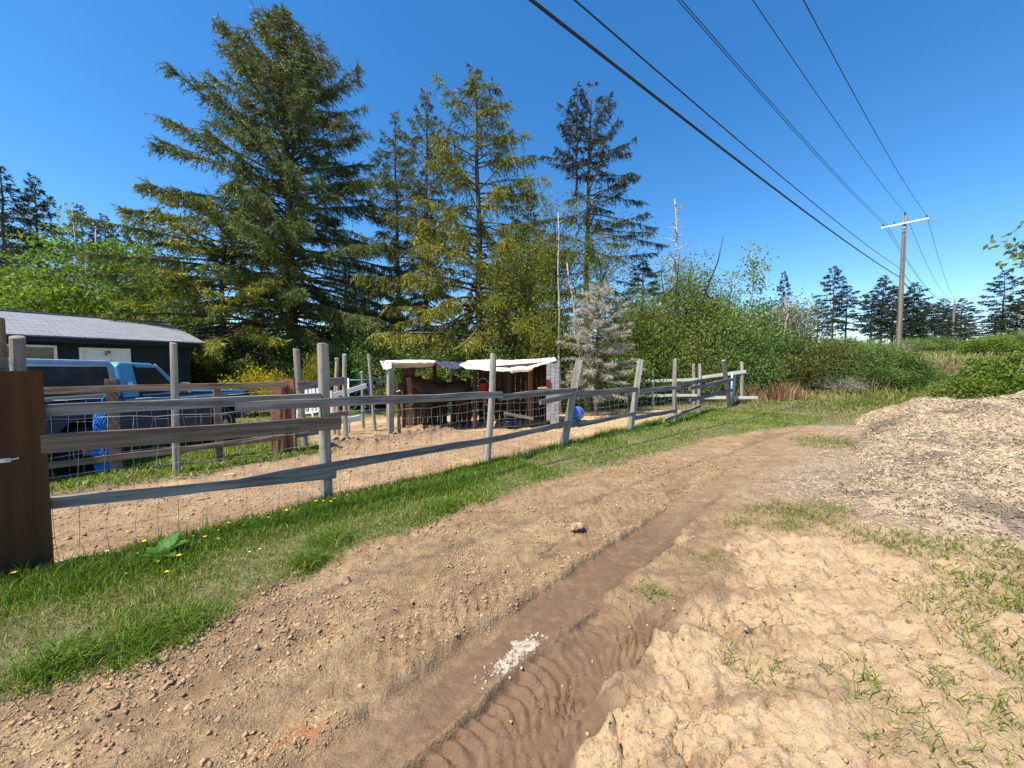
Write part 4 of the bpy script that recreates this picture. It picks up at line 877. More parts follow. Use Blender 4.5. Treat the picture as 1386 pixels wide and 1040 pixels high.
# ------------------------------------------------------------------ horse
def make_horse():
    hl = D(604, 560, 11.5); hl.z = gz(hl.x, hl.y); t = thing('horse', hl, 'dark bay horse standing sideways in the shade of the shelter', 'horse', None, R(180))
    m = MB()
    def ring(x, zc, ry, rz, n=16): return [(x, ry * math.cos(2 * math.pi * k / n), zc + rz * math.sin(2 * math.pi * k / n) * (1 if math.sin(2 * math.pi * k / n) > 0 else 1.05)) for k in range(n)]
    m.loft([ring(-.80, 1.20, .08, .10), ring(-.74, 1.20, .19, .22), ring(-.58, 1.22, .27, .30), ring(-.35, 1.20, .29, .31), ring(-.05, 1.14, .29, .31), ring(.25, 1.13, .28, .32), ring(.50, 1.17, .25, .34), ring(.66, 1.19, .20, .28), ring(.76, 1.18, .10, .16)])
    m.tube([(.45, 0, 1.28), (.70, 0, 1.36), (.95, 0, 1.46), (1.14, 0, 1.53)], [.26, .21, .15, .115], 14)
    m.tube([(1.08, 0, 1.56), (1.22, 0, 1.50), (1.36, 0, 1.36), (1.50, 0, 1.20), (1.58, 0, 1.10)], [.10, .135, .105, .075, .065], 14)
    for s in (-1, 1):
        m.tube([(1.10, s * .06, 1.60), (1.09, s * .075, 1.68), (1.10, s * .07, 1.76)], [.035, .04, .008], 8)
        fx = .52 + .07 * s
        m.tube([(.48, s * .14, 1.12), (fx, s * .15, .88), (fx + .01, s * .14, .62), (fx + .03, s * .14, .48), (fx, s * .14, .30), (fx - .0, s * .14, .14), (fx + .05, s * .14, .05)], [.17, .12, .075, .062, .042, .047, .05], 12)
        hx = -.62 - .10 * s
        m.tube([(-.55, s * .15, 1.12), (-.50 - .05 * s, s * .17, .88), (hx + .06, s * .15, .66), (hx - .08, s * .14, .52), (hx - .05, s * .14, .34), (hx - .03, s * .14, .15), (hx + .03, s * .14, .05)], [.22, .17, .10, .065, .046, .05, .052], 12)
    body = m.build('body', 'horse', t, None, True); rm = body.modifiers.new('remesh', 'REMESH'); rm.mode = 'VOXEL'; rm.voxel_size = .03; rm.use_smooth_shade = True; sm = body.modifiers.new('smooth', 'SMOOTH'); sm.iterations = 5; sm.factor = .5
    mn = MB(); mn.tube([(1.16, 0, 1.66), (1.0, 0, 1.60), (.80, .02, 1.54), (.62, .02, 1.50)], [.03, .055, .06, .03], 8); mn.tube([(1.16, 0, 1.66), (1.26, 0, 1.60), (1.34, 0, 1.50)], [.03, .03, .008], 6); mn.build('mane', 'mane', t, None, True)
    MB().tube([(-.78, 0, 1.30), (-.88, 0, 1.20), (-.93, 0, .95), (-.93, 0, .65), (-.90, 0, .50)], [.04, .055, .07, .06, .015], 8).build('tail', 'mane', t, None, True)
    for s in (-1, 1):
        for x in (.57 + .07 * s, -.59 - .10 * s): MB().lathe([(.06, 0), (.05, .075), (0, .08)], 12, (x, s * .14, 0)).build('hoof', 'hoof', t)
        MB().lathe([(.0, -.018), (.018, 0), (.0, .018)], 8, (1.27, s * .118, 1.50)).build('eye', 'black', t)
    return t
make_horse()

# ------------------------------------------------------------------ buckets, barrel, hay net, chair
def make_bucket():
    c = D(654, 533, YF + .7); t = thing('red_bucket', c, 'red plastic bucket hanging under the tarp roof of the shelter', 'bucket')
    MB().lathe([(.10, 0), (.145, .28), (.155, .28), (.155, .31), (.14, .31), (.10, .02), (0, .02)], 20).build('pail', 'red_plastic', t, None, True)
    MB().tube([(.15 * math.cos(a), 0, .29 + .16 * math.sin(a)) for a in [math.pi * k / 10 for k in range(11)]], .006, 6).build('handle', 'galv', t); MB().tube([(0, 0, .45), (0, 0, .75)], .005, 5).build('hanging_cord', 'cable', t)
make_bucket()
def make_barrel():
    p = P(780, 569); r = .22; t = thing('blue_barrel', p, 'blue plastic barrel lying on its side at the end of the shelter', 'barrel', None, R(70))
    MB().lathe([(0, -.42), (.15, -.41), (.20, -.36), (r, -.30), (r, -.12), (.205, -.10), (r, -.08), (r, .08), (.205, .10), (r, .12), (r, .30), (.20, .36), (.15, .41), (0, .42)], 28, (0, 0, r - .02), 'X').build('drum', 'blue_plastic', t, None, True)
    for s in (-1, 1): MB().lathe([(.035, 0), (.035, .02), (0, .02)], 10, (s * .41, .08, r + .05), 'X').build('bung', 'black', t)
make_barrel()
def make_tub():
    p = P(690, 578); t = thing('blue_tub', p, 'small dark blue feed tub on the ground under the shelter edge', 'tub'); MB().lathe([(.15, 0), (.19, .16), (.2, .16), (.2, .18), (.18, .18), (.14, .02), (0, .02)], 20).build('bowl', 'navy_paint', t, None, True); MB().lathe([(.13, .02), (.12, .08), (0, .09)], 16).build('feed', 'strawm', t)
make_tub()
def make_net():
    f = on_ground(i1) + Vector((-.13, -.05, 0)); t = thing('hay_net', f, 'bright blue rope hay net hanging on the lawn fence post', 'hay net'); rr = random.Random(3); m = MB()
    def sp(a, z):
        k = (z - .02) / 1.0; r_ = .045 + .07 * math.sin(min(1, max(0, 1 - k)) * 2.6) ** 1.0; r_ = max(.02, r_) * (1 + .25 * math.sin(3 * a + z * 9)); return Vector((r_ * math.cos(a), r_ * .8 * math.sin(a), z))
    for lay in range(2):
        for k in range(14):
            for s in (-1, 1):
                a0 = 2 * math.pi * k / 14 + lay * .2; m.tube([sp(a0 + s * (i / 18) * 5.2, .03 + (1.0 - .02) * i / 18) * (1 - .12 * lay) for i in range(19)], .0065, 4, False)
    m.build('net', 'net', t); MB().tube([(0, 0, 1.0), (.03, .0, 1.12), (.08, .03, 1.2)], .009, 6).build('cord', 'net', t); MB().lathe([(.0, .05), (.045, .1), (.06, .3), (.045, .6), (.03, .9), (0, .95)], 12).build('hay', 'navy_paint', t, None, True)
make_net()
def make_chair():
    c = D(418, 545, 13.5); c.z = gz(c.x, c.y); t = thing('garden_chair', c, 'white slatted garden chair behind the grey yard fence', 'chair'); zt = D(418, 521, 13.5).z - c.z
    for k in range(4): MB().box((-.21 + .14 * k, .22 + .02 * (k % 2), (.35 + zt) / 2), (.10, .02, zt - .35 + (.04 if k in (1, 2) else 0))).build('back_slat', 'white_paint', t)
    for k in range(4): MB().box((-.21 + .14 * k, -.05, .36), (.12, .5, .02)).build('seat_slat', 'white_paint', t)
    for x in (-.28, .28):
        MB().box((x, -.28, .26), (.05, .05, .56)).build('leg', 'white_paint', t); MB().box((x, .24, .26), (.05, .05, .56)).build('leg', 'white_paint', t); MB().box((x, -.02, .56), (.10, .62, .025)).build('armrest', 'white_paint', t)
make_chair()

# ------------------------------------------------------------------ foliage generators
def tri_sprigs(pos, dirv, ln, wd, rg):
    """pos, dirv (N,3), ln, wd (N,) -> verts (3N,3), tris"""
    n = len(pos); side = np.cross(dirv, rg.normal(size=(n, 3))); side /= np.linalg.norm(side, axis=1, keepdims=True) + 1e-9
    v = np.empty((n, 3, 3)); v[:, 0] = pos - side * wd[:, None] * .5; v[:, 1] = pos + side * wd[:, None] * .5; v[:, 2] = pos + dirv * ln[:, None]
    return v.reshape(-1, 3), np.arange(3 * n).reshape(-1, 3)
def leaf_quads(pos, dirv, ln, wd, rg):
    n = len(pos); side = np.cross(dirv, rg.normal(size=(n, 3))); side /= np.linalg.norm(side, axis=1, keepdims=True) + 1e-9
    v = np.empty((n, 4, 3)); v[:, 0] = pos; v[:, 1] = pos + dirv * (ln * .5)[:, None] + side * (wd * .5)[:, None]; v[:, 2] = pos + dirv * ln[:, None]; v[:, 3] = pos + dirv * (ln * .5)[:, None] - side * (wd * .5)[:, None]
    return v.reshape(-1, 4, 3).reshape(-1, 3), np.arange(4 * n).reshape(-1, 4)
def unit(a): return a / (np.linalg.norm(a, axis=-1, keepdims=True) + 1e-9)
def conifer(seed, H, Rr, z0=.12, nb=150, prof=1.0, elev=(50, -12), droop=.25, ntw=16, twl=.55, K=8, sl=.20, sw=.055, hang=.55, irr=.35, r0=.28, long_b=(), lean=0.0, var0=0.0, thin_top=0.0, side_gap=None, conef=0.0, stub=0, vb=(.2, .6)):
    """returns trunk MB and crown (verts, tris, var)"""
    rr = random.Random(seed); rg = np.random.default_rng(seed); m = MB(); nt_ = 14
    tp = [(lean * (i / nt_) ** 2 + .04 * math.sin(i * 1.3 + seed), .04 * math.cos(i * 1.7 + seed), -.3 + (H + .3) * i / nt_) for i in range(nt_ + 1)]
    m.tube(tp, [r0 * (1 - i / nt_) ** .85 + .012 for i in range(nt_ + 1)], 9)
    tw_p = []; tw_d = []; tw_l = []; tw_v = []
    def branch(u, az, L, el, dr, v_b):
        i = min(nt_ - 1, int(u * nt_)); f = u * nt_ - i; a = np.array(tp[i]) * (1 - f) + np.array(tp[i + 1]) * f; a[2] = H * u
        h = np.array([math.cos(az), math.sin(az), 0]); sd = np.array([-math.sin(az), math.cos(az), 0]); n = 7; te = math.tan(el)
        c1 = rr.uniform(-.15, .15)
        def cur(t): return a + h * (L * t) + sd * (L * c1 * t * t) + np.array([0, 0, L * (te * t - dr * t * t + .35 * dr * t ** 3.5)])
        pts = [cur(k / n) for k in range(n + 1)]
        m.tube(pts, [(.012 + .013 * L) * (1 - .85 * k / n) for k in range(n + 1)], 3, False)
        k = max(4, int(L * ntw)); ts = .12 + .88 * np.sqrt(rg.random(k)); P_ = np.array([cur(t) for t in ts]); T_ = unit(np.array([cur(min(1, t + .03)) - cur(t - .03) for t in ts]))
        sg = rg.choice([-1, 1], k)[:, None]
        d = unit(T_ * rg.uniform(.3, .9, (k, 1)) + sd * sg * rg.uniform(.2, 1.0, (k, 1)) + rg.normal(size=(k, 3)) * .22 + np.array([0, 0, -1]) * hang * rg.uniform(.1, 1.2, (k, 1)))
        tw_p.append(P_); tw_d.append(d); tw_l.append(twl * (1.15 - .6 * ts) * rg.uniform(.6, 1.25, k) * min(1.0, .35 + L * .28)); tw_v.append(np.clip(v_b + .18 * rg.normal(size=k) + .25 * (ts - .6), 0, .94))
    ga = 2.39996
    for b in range(nb):
        u = z0 + (1 - z0) * ((b + rr.random()) / nb) ** .92; u = min(u, .992); w_ = (1 - u) / (1 - z0)
        L = Rr * (w_ ** prof) * min(1.0, .55 + (u - z0) * 4) * (1 - irr + 2 * irr * rr.random() * .9) * min(1.0, .22 + (1 - u) * 5.0) + .20
        az = b * ga + rr.uniform(-.5, .5)
        if side_gap and rr.random() < side_gap(az, u): continue
        el = R(elev[1] + (elev[0] - elev[1]) * (1 - w_) + rr.uniform(-10, 10)); v_b = rr.uniform(*vb) + var0 * (1 - u)
        if u > 1 - thin_top and rr.random() < .45: continue
        branch(u, az, L, el, droop * rr.uniform(.5, 1.4) * (.3 + w_), v_b)
    for (u, az, L, e) in long_b: branch(u, az, L, R(e), droop * .8, .4)
    for s_ in range(stub):
        u = rr.uniform(.03, z0 + .05); az = rr.uniform(0, 6.3); L = rr.uniform(.5, 1.6); a = Vector((0, 0, H * u)); m.tube([a, a + Vector((math.cos(az) * L, math.sin(az) * L, -.1 * L))], [.03, .006], 4, False)
    tp_, td_, tl_, tv_ = np.concatenate(tw_p), np.concatenate(tw_d), np.concatenate(tw_l), np.concatenate(tw_v)
    n = len(tp_); kk = (np.arange(K)[None, :] + rg.random((n, K))) / K
    pos = tp_[:, None] + td_[:, None] * (tl_[:, None] * kk)[..., None] + np.array([0, 0, -1.0]) * (hang * .35 * tl_[:, None] * kk ** 2)[..., None]
    dv = unit(td_[:, None] * .75 + rg.normal(size=(n, K, 3)) * .55 + np.array([0, 0, -1.0]) * hang * .5)
    pos = pos.reshape(-1, 3); dv = dv.reshape(-1, 3); N = len(pos)
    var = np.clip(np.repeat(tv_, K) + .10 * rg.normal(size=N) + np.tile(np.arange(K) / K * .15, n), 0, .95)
    if conef: var = np.where((rg.random(N) < conef * ss(.6, .95, pos[:, 2] / H)), 1.0, var)
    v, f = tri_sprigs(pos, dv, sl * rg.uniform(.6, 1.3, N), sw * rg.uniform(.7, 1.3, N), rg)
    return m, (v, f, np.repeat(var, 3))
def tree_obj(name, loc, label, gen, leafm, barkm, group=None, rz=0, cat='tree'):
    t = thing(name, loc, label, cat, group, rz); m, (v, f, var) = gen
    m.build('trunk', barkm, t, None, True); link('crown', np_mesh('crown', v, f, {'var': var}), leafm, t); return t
def clumpy(seed, H, env, nclump, per, ls, lw, r0=.14, spread=.45, stems=1, upright=0.0, tips=True, trunk_pts=None, twig_mesh=True, flat=1.0, low=.22, shell=.55, nb_r=.022):
    """broadleaf tree or shrub: leaf clumps at branch ends inside ellipsoid envelopes"""
    rr = random.Random(seed); rg = np.random.default_rng(seed); m = MB(); cs = []
    vol = [e[3] * e[4] * e[5] for e in env]; tot = sum(vol)
    for e, vv in zip(env, vol):
        k = max(2, int(nclump * vv / tot)); d = unit(rg.normal(size=(k, 3))); rad = rg.random(k) ** (1 / 3 * (1 - shell) + .001) if False else (shell + (1 - shell) * rg.random(k)); cs.append(np.array(e[:3]) + d * rad[:, None] * np.array(e[3:6]))
    C = np.concatenate(cs); C = C[C[:, 2] > H * .06]
    stem_paths = []
    for s in range(stems):
        if trunk_pts: tp = [np.array(p, float) for p in trunk_pts[s % len(trunk_pts)]]
        else:
            a = 2 * math.pi * s / stems + rr.random(); sp = (.0 if stems == 1 else .28 * H * rr.uniform(.3, 1)); n = 7
            tp = [np.array([math.cos(a) * (sp * (i / n) ** 1.2 + (.12 if stems > 1 else 0)) + .03 * H * math.sin(i * 1.1 + seed + s) * i / n * .6, math.sin(a) * sp * (i / n) ** 1.2 + .03 * H * math.cos(i * 1.4 + seed + s) * i / n * .6, -.2 + (H * rr.uniform(.86, .94) + .2) * i / n]) for i in range(n + 1)]
        n = len(tp) - 1; m.tube(tp, [r0 * (1 - .88 * i / n) for i in range(n + 1)], 7); stem_paths.append(np.array(tp))
    allp = np.concatenate([np.array([p[i] * (1 - f) + p[i + 1] * f for i in range(len(p) - 1) for f in (0, .25, .5, .75)]) for p in stem_paths])
    zmin = allp[:, 2].min()
    for c in C:
        # join lower down on the nearest stem
        cost = np.hypot(allp[:, 0] - c[0], allp[:, 1] - c[1]) * .8 + np.abs(allp[:, 2] - (c[2] - .55 * np.hypot(allp[:, 0] - c[0], allp[:, 1] - c[1]) - .1)); cost = cost + (allp[:, 2] < H * low * .6) * 1.5
        a = allp[cost.argmin()]; mid = a * .45 + c * .55 + np.array([rr.uniform(-.1, .1), rr.uniform(-.1, .1), .10 * np.linalg.norm(c - a) * (1 if upright else .6)]); L = np.linalg.norm(c - a)
        m.tube([a, a * .75 + mid * .25 + np.array([0, 0, .02]), mid, c], [nb_r * (.4 + .35 * L) * .8, nb_r * (.35 + .25 * L) * .8, nb_r * .45, nb_r * .15], 4, False)
    n = len(C); off = rg.normal(size=(n, per, 3)) * spread * np.array([1, 1, flat]) * rg.uniform(.6, 1.25, (n, 1, 1))
    pos = (C[:, None] + off).reshape(-1, 3); N = len(pos)
    dv = unit(rg.normal(size=(N, 3)) + np.array([0, 0, upright]) + .4 * unit(off.reshape(-1, 3)))
    cv = rg.uniform(.15, .75, n); var = np.clip(np.repeat(cv, per) + .16 * rg.normal(size=N), 0, 1)
    keep = pos[:, 2] > .03; pos, dv, var = pos[keep], dv[keep], var[keep]; N = len(pos)
    v, f = leaf_quads(pos, dv, ls * rg.uniform(.6, 1.35, N), lw * rg.uniform(.7, 1.3, N), rg)
    return m, (v, f, np.repeat(var, 4))

def foot(px, Y): x = (px - 693) / FP * Y; return Vector((x, Y, gz(x, Y)))
def hgt(px, ytop, Y): p = foot(px, Y); return D(px, ytop, Y).z - p.z

# ------------------------------------------------------------------ big trees
Y1 = 21.0; f1 = foot(397, Y1); h1 = hgt(393, 14, Y1)
big = tree_obj('spruce_tree', f1, 'largest spruce tree, with brown cone clusters on its ragged top, behind the gate post', conifer(11, h1 * .995, 6.9, .12, 330, .78, (50, -10), .22, 19, .80, 13, .175, .042, .6, .48, .36,
               [(.30, R(200), 8.2, 8), (.45, R(188), 7.8, 22), (.42, R(205), 7.2, 14), (.58, R(192), 6.2, 30), (.70, R(180), 4.6, 42), (.72, R(10), 3.9, 40), (.62, R(-5), 4.6, 25), (.5, R(10), 5.6, 12), (.8, R(175), 2.6, 40), (.33, R(-10), 6.8, -5)], 0, .22, 0, None, .12, 14), 'spruce', 'bark')
Y2 = 20.0; f2 = foot(650, Y2); h2 = hgt(645, 92, Y2)
def gap2(az, u): return .45 if u > .55 else 0
tree_obj('spruce_tree', f2, 'tall spruce with an open ragged top and yellow green lower boughs behind the shelter', conifer(23, h2 * 1.0, 5.8, .05, 215, .74, (38, -12), .26, 17, .85, 12, .18, .045, .95, .40, .26,
         [(.62, R(-8), 3.4, 10), (.66, R(190), 2.6, 25), (.72, R(5), 2.6, 15), (.55, R(-5), 3.6, -2), (.16, R(-110), 5.4, -4), (.12, R(-60), 5.6, -6), (.22, R(-150), 5.2, 0), (.10, R(-95), 5.6, -3), (.2, R(-30), 5.2, -4)], -.2, .62, 0, gap2, .15, 6, (.0, .35)), 'spruce_y', 'bark')
tall_a = conifer(31, 21.5, 4.2, .10, 150, .80, (35, -12), .22, 15, .75, 10, .19, .048, .75, .40, .24, (), .2, .10, .10, None, .05, 8)
Y3 = 26.5; f3 = foot(578, Y3); h3 = hgt(575, 110, Y3)
ta = tree_obj('fir_tree', f3, 'tall narrow fir with a fine pointed top left of the ragged spruce', tall_a, 'spruce', 'bark'); ta.scale = (1, 1, h3 / 22.0)
def put(src, px, ytop, Y, label, rz, group=None, wide=1.0, H0_=21.5):
    f = foot(px, Y); h = hgt(px, ytop, Y); c = copy_tree(src, f, rz, (wide, wide, h / H0_)); c['label'] = label
    if 'group' in c.keys(): del c['group']
    if group: c['group'] = group
    return c
put(ta, 541, 150, 29, 'slightly shorter fir partly hidden beside the tall narrow fir', R(140), None, 1.0)
# bare sided fir to the right
def gap4(az, u): return .55 if (u < .45 or math.cos(az) < -.2) and u < .75 else .1
Y4 = 27.0; f4 = foot(792, Y4); h4 = hgt(797, 110, Y4)
t4 = tree_obj('fir_tree', f4, 'tall dark fir with bare drooping limbs and a forked top behind the willow', conifer(41, h4, 4.6, .22, 135, .62, (40, -8), .24, 14, .62, 10, .19, .048, .7, .42, .27, [(.58, R(5), 5.0, -2), (.52, R(-8), 5.2, -6), (.64, R(8), 4.2, 3), (.70, R(-4), 3.6, 8), (.46, R(0), 5.0, -10), (.76, R(4), 3.0, 15)], .25, 0, .12, gap4, .06, 10), 'spruce_d', 'bark')
sm, (sv, sf, sva) = conifer(43, 7.2, 1.5, .15, 45, .8, (40, 0), .2, 13, .5, 8, .2, .055, .6, .4, .09)
o = sm.build('second_leader', 'bark', t4, None, True); o.location = (-.75, 0, h4 - 7.6); o = link('leader_crown', np_mesh('leader_crown', sv, sf, {'var': sva}), 'spruce_d', t4, (-.75, 0, h4 - 7.6))
# sparse spruce in front-left of the big one
Y5 = 18.5; f5 = foot(303, Y5); h5 = hgt(300, 268, Y5)
tree_obj('spruce_tree', f5, 'sparse grey green spruce with a dark trunk beside the dark house', conifer(51, h5, 4.6, .24, 90, .45, (25, -8), .18, 15, .62, 8, .20, .055, .6, .45, .17, (), .3, .25, .1, None, 0, 16), 'spruce_y', 'bark_dark')
# dark conifers on the left
dk = conifer(61, 20, 4.6, .10, 120, .75, (32, -8), .2, 13, .8, 7, .27, .08, .6, .38, .25)
f6 = foot(18, 31); dka = tree_obj('fir_tree', f6, 'dark fir with a full pointed crown behind the dark house', dk, 'spruce_d', 'bark'); dka.scale = (1, 1, hgt(18, 224, 31) / 20)
put(dka, 62, 238, 34, 'dark fir with a thin bare spire behind the maples', R(80), None, .85, 20)
for k, (px, yt, Y, lb) in enumerate(((121, 278, 44, 'blunt topped dark fir rising above the crown of the broad maple'), (152, 291, 46, 'small fir top showing just over the broad maple'), (178, 306, 48, 'lowest fir top peeping between the two maples'), (204, 304, 45, 'slim fir top standing clear behind the smaller maple'), (-14, 250, 33, 'dark fir half cut off behind the dark house'), (40, 330, 29, 'short dark fir tucked below the two tall dark firs'))):
    put(dka, px, yt, Y, lb, k * 1.1, None, .9, 20)
put(dka, 470, 330, 31, 'dark fir in the gap between the largest spruce and the tall narrow fir', 2.2, None, 1.0, 20)
put(dka, 715, 270, 30, 'dark fir hidden behind the willow', 3.0, None, 1.0, 20)
put(dka, 868, 352, 27, 'dark fir crown behind the snag in the thicket', 1.0, None, .8, 20)
# far firs on the rise
fv = conifer(71, 14, 3.6, .16, 85, .62, (22, -4), .12, 9, .9, 6, .36, .13, .3, .42, .2)
fb = conifer(73, 14, 2.8, .30, 60, .50, (18, -2), .10, 9, .8, 6, .34, .12, .3, .5, .17)
fe = foot(1190, 72); farA = tree_obj('far_fir', fe, 'dark wind-shaped fir in the clump just behind the near utility pole', fv, 'spruce_d', 'bark', 'firs behind the near utility pole'); farA.scale = (1, 1, hgt(1190, 374, 72) / 14)
f9 = foot(1124, 66); farB = tree_obj('far_fir', f9, 'tall open fir with sky showing under its crown', fb, 'spruce_d', 'bark', 'open firs against the sky'); farB.scale = (1, 1, hgt(1124, 361, 66) / 14)
put(farB, 1142, 388, 68, 'tall open fir with sky showing under its crown', 1.3, 'open firs against the sky', 1.15, 14)
put(farB, 1057, 368, 60, 'thin half bare fir spire above the twiggy grey tree', .4, None, .5, 14)
put(farA, 1104, 408, 64, 'short dark fir just above the twiggy grey tree', 1.5, None, .75, 14)
for k, (px, yt, Y) in enumerate(((1176, 398, 74), (1205, 392, 75), (1232, 383, 78), (1222, 402, 76), (1246, 408, 80), (1262, 410, 84), (1272, 404, 88), (1280, 420, 92), (1297, 404, 95), (1304, 425, 104))):
    lb, gr = ('dark wind-shaped fir in the clump just behind the near utility pole', 'firs behind the near utility pole') if px < 1225 else ('dark fir midway along the row between the two nearest utility poles', 'firs between the utility poles') if px < 1266 else ('small dark fir at the end of the row beside the distant utility pole', 'firs beside the distant utility pole')
    put(farA if k % 3 else farB, px, yt, Y, lb, k * .9, gr, 1.0 + .15 * (k % 2), 14)
put(farB, 1352, 366, 58, 'tall layered fir above the right hand scrub', 2.0, None, .95, 14); put(farA, 1372, 408, 55, 'dense dark fir beside the tall layered fir', .5, None, .9, 14); put(farA, 1343, 425, 60, 'low dark fir at the foot of the tall layered fir', 1.9, None, .8, 14)
put(farA, 1392, 396, 52, 'dark fir at the edge of the scrub on the rise', 2.7, None, 1.0, 14)

# ------------------------------------------------------------------ broadleaf trees
def btree(name, px, ytop, Y, label, env, leaf, bark, seed, group=None, rz=0, **kw):
    f = foot(px, Y); H = hgt(px, ytop, Y); e = [(a * H, b * H, c * H, d * H, e_ * H, g * H) for a, b, c, d, e_, g in env]
    return tree_obj(name, f, label, clumpy(seed, H, e, **kw), leaf, bark, group, rz), H
M_ENV = [(0, 0, .62, .38, .34, .36), (-.28, -.05, .45, .26, .26, .26), (.28, -.08, .46, .26, .26, .27), (0, -.25, .38, .3, .2, .28)]
mp, mH = btree('maple_tree', 140, 282, 23, 'broad bright green maple behind the dark house', M_ENV, 'maple', 'bark_grey', 81, nclump=330, per=48, ls=.21, lw=.15, r0=.2, spread=.40, flat=.45, stems=3, shell=.3)
put(mp, 232, 325, 24, 'smaller bright green maple between the dark house and the largest spruce', 1.7, None, .62, mH)
put(mp, 58, 355, 22, 'low bright green maple close behind the house roof', 3.1, None, .6, mH)
W_ENV = [(0, 0, .62, .26, .24, .38), (.22, -.02, .62, .22, .2, .26), (-.2, 0, .55, .22, .2, .3), (.0, -.1, .34, .34, .2, .26)]
wl_t, wH = btree('willow_tree', 748, 250, 16.5, 'olive green willow with a dark limb sweeping outwards beside the shelter', W_ENV, 'willow', 'bark_dark', 91, nclump=300, per=60, ls=.15, lw=.045, r0=.17, spread=.33, stems=4, upright=.7, shell=.25,
               trunk_pts=[[(0, 0, -.2), (.15, 0, 1.2), (.6, -.1, 2.3), (1.4, -.2, 3.4), (1.9, -.2, 4.6), (2.1, -.2, 5.8)], [(-.1, 0, -.2), (-.2, 0, 1.5), (-.5, .1, 3), (-1.1, .1, 5), (-1.5, 0, 7)], [(0, .1, -.2), (.05, .1, 2.5), (.1, 0, 5.2), (.2, 0, 8.2)], [(-.1, .1, -.2), (-.5, .1, 1.2), (-1.2, .2, 2.6), (-1.9, .2, 4.2)]])
put(wl_t, 700, 300, 19, 'yellowish willow filling the gap left of the bare pale stem', 2.2, None, .8, wH)
# bare pale stem
def bare_stem(px, ytop, Y, r, label, seed, branches=8, lean=(0, 0), mat='dead', top_u=.55, wig=.03):
    f = foot(px, Y); H = hgt(px, ytop, Y); rr = random.Random(seed); t = thing('dead_snag', f, label, 'dead tree'); n = 10
    pts = [Vector((lean[0] * i / n + wig * math.sin(i * 1.7 + seed), lean[1] * i / n + wig * math.cos(i * 2.1), -.2 + (H + .2) * i / n)) for i in range(n + 1)]; MB().tube(pts, [r * (1 - .75 * i / n) for i in range(n + 1)], 9).build('trunk', mat, t, None, True)
    for b in range(branches):
        u = rr.uniform(top_u, .97); p = pts[int(u * n)].lerp(pts[min(n, int(u * n) + 1)], (u * n) % 1); a = rr.uniform(0, 6.28); L = rr.uniform(.4, 1.3) * (1.2 - u) * H * .16; m = MB()
        q = [p + Vector((math.cos(a + .3 * k * rr.uniform(-1, 1)) * L * k / 4, math.sin(a) * L * k / 4, L * (.5 * k / 4 + rr.uniform(-.06, .06)))) for k in range(5)]; m.tube(q, [r * .35 * (1 - .9 * k / 4) + .004 for k in range(5)], 5, False)
        for s in range(3): k = rr.randint(1, 3); m.tube([q[k], q[k] + Vector((rr.uniform(-.3, .3) * L, rr.uniform(-.3, .3) * L, rr.uniform(.0, .4) * L))], [r * .14, .003], 4, False)
        m.build('branch', mat, t, None, True)
    return t
bare_stem(758, 288, 14.9, .058, 'straight bare pale stem standing behind the shelter', 5, 4, (-.12, 0), 'dead', .7)
bare_stem(797, 352, 15.4, .10, 'leaning bleached dead trunk beside the grey dead spruce', 8, 9, (-.9, .3), 'dead', .4)
bare_stem(918, 270, 20, .10, 'bleached snag with a crooked bare top above the thicket', 12, 34, (-.35, 0), 'dead', .45, .10)
bare_stem(1045, 425, 21, .08, 'short pale leaning dead trunk in the thicket', 15, 5, (.8, 0), 'dead', .5)
# dead grey spruce at the end of the paddock
f10 = P(806, 561); f10.z = gz(f10.x, f10.y)
tree_obj('dead_spruce', f10, 'small dead spruce of pale grey twigs with a reddish trunk inside the paddock', conifer(101, hgt(806, 388, f10.y), 1.25, .16, 95, .5, (30, -5), .1, 26, .42, 10, .12, .014, .2, .35, .08, (), .1), 'deadtwig', 'bark')
# thicket trees
A_ENV = [(0, 0, .60, .20, .2, .36), (.16, 0, .42, .2, .18, .26), (-.16, 0, .40, .2, .18, .24)]
al, aH = btree('alder_tree', 925, 322, 19.0, 'bushy alder with several dark stems below the bleached snag', A_ENV, 'willow', 'bark_dark', 111, nclump=280, per=60, ls=.13, lw=.06, r0=.11, spread=.32, stems=4, upright=.4, shell=.25)
put(al, 868, 382, 18, 'fresh green alder bush behind the dead grey spruce', 1.2, None, .8, aH); put(al, 962, 362, 20.5, 'upright alder with a narrow top behind the back fence', 2.9, None, .8, aH)
put(al, 838, 400, 16.8, 'low alder leaning over the back fence beside the dead spruce', 4.0, None, .6, aH)
ap, apH = btree('aspen_tree', 1012, 328, 21.0, 'slender pale leaved aspen rising thin above the thicket', [(0, 0, .76, .15, .14, .22), (.03, 0, .52, .16, .15, .14)], 'pale_leaf', 'bark_grey', 121, nclump=60, per=16, ls=.16, lw=.11, r0=.07, spread=.26, flat=.6, shell=.3)
tg, tgH = btree('twiggy_tree', 1072, 396, 21.5, 'grey twiggy half bare tree at the edge of the thicket', [(0, 0, .72, .34, .3, .27)], 'pale_leaf', 'bark_grey', 131, nclump=260, per=5, ls=.12, lw=.07, r0=.085, spread=.25, stems=9, upright=.6, shell=.15, nb_r=.04)
# leafy branch entering from a tree by the heap
bf_ = Vector((16.0, 10.8, 0)); bf_.z = gz(bf_.x, bf_.y); 
tree_obj('sapling', bf_, 'pale leaved sapling with branches reaching over the mulch heap', clumpy(141, 6.0, [(-1.35, -.3, 4.65, 1.0, .6, .65), (-.2, 0, 4.9, 1.0, .9, .8), (.3, .2, 3.2, .9, .9, .8)], 70, 16, .16, .10, .06, .17, 1, .3, shell=.2), 'pale_leaf', 'bark_grey')

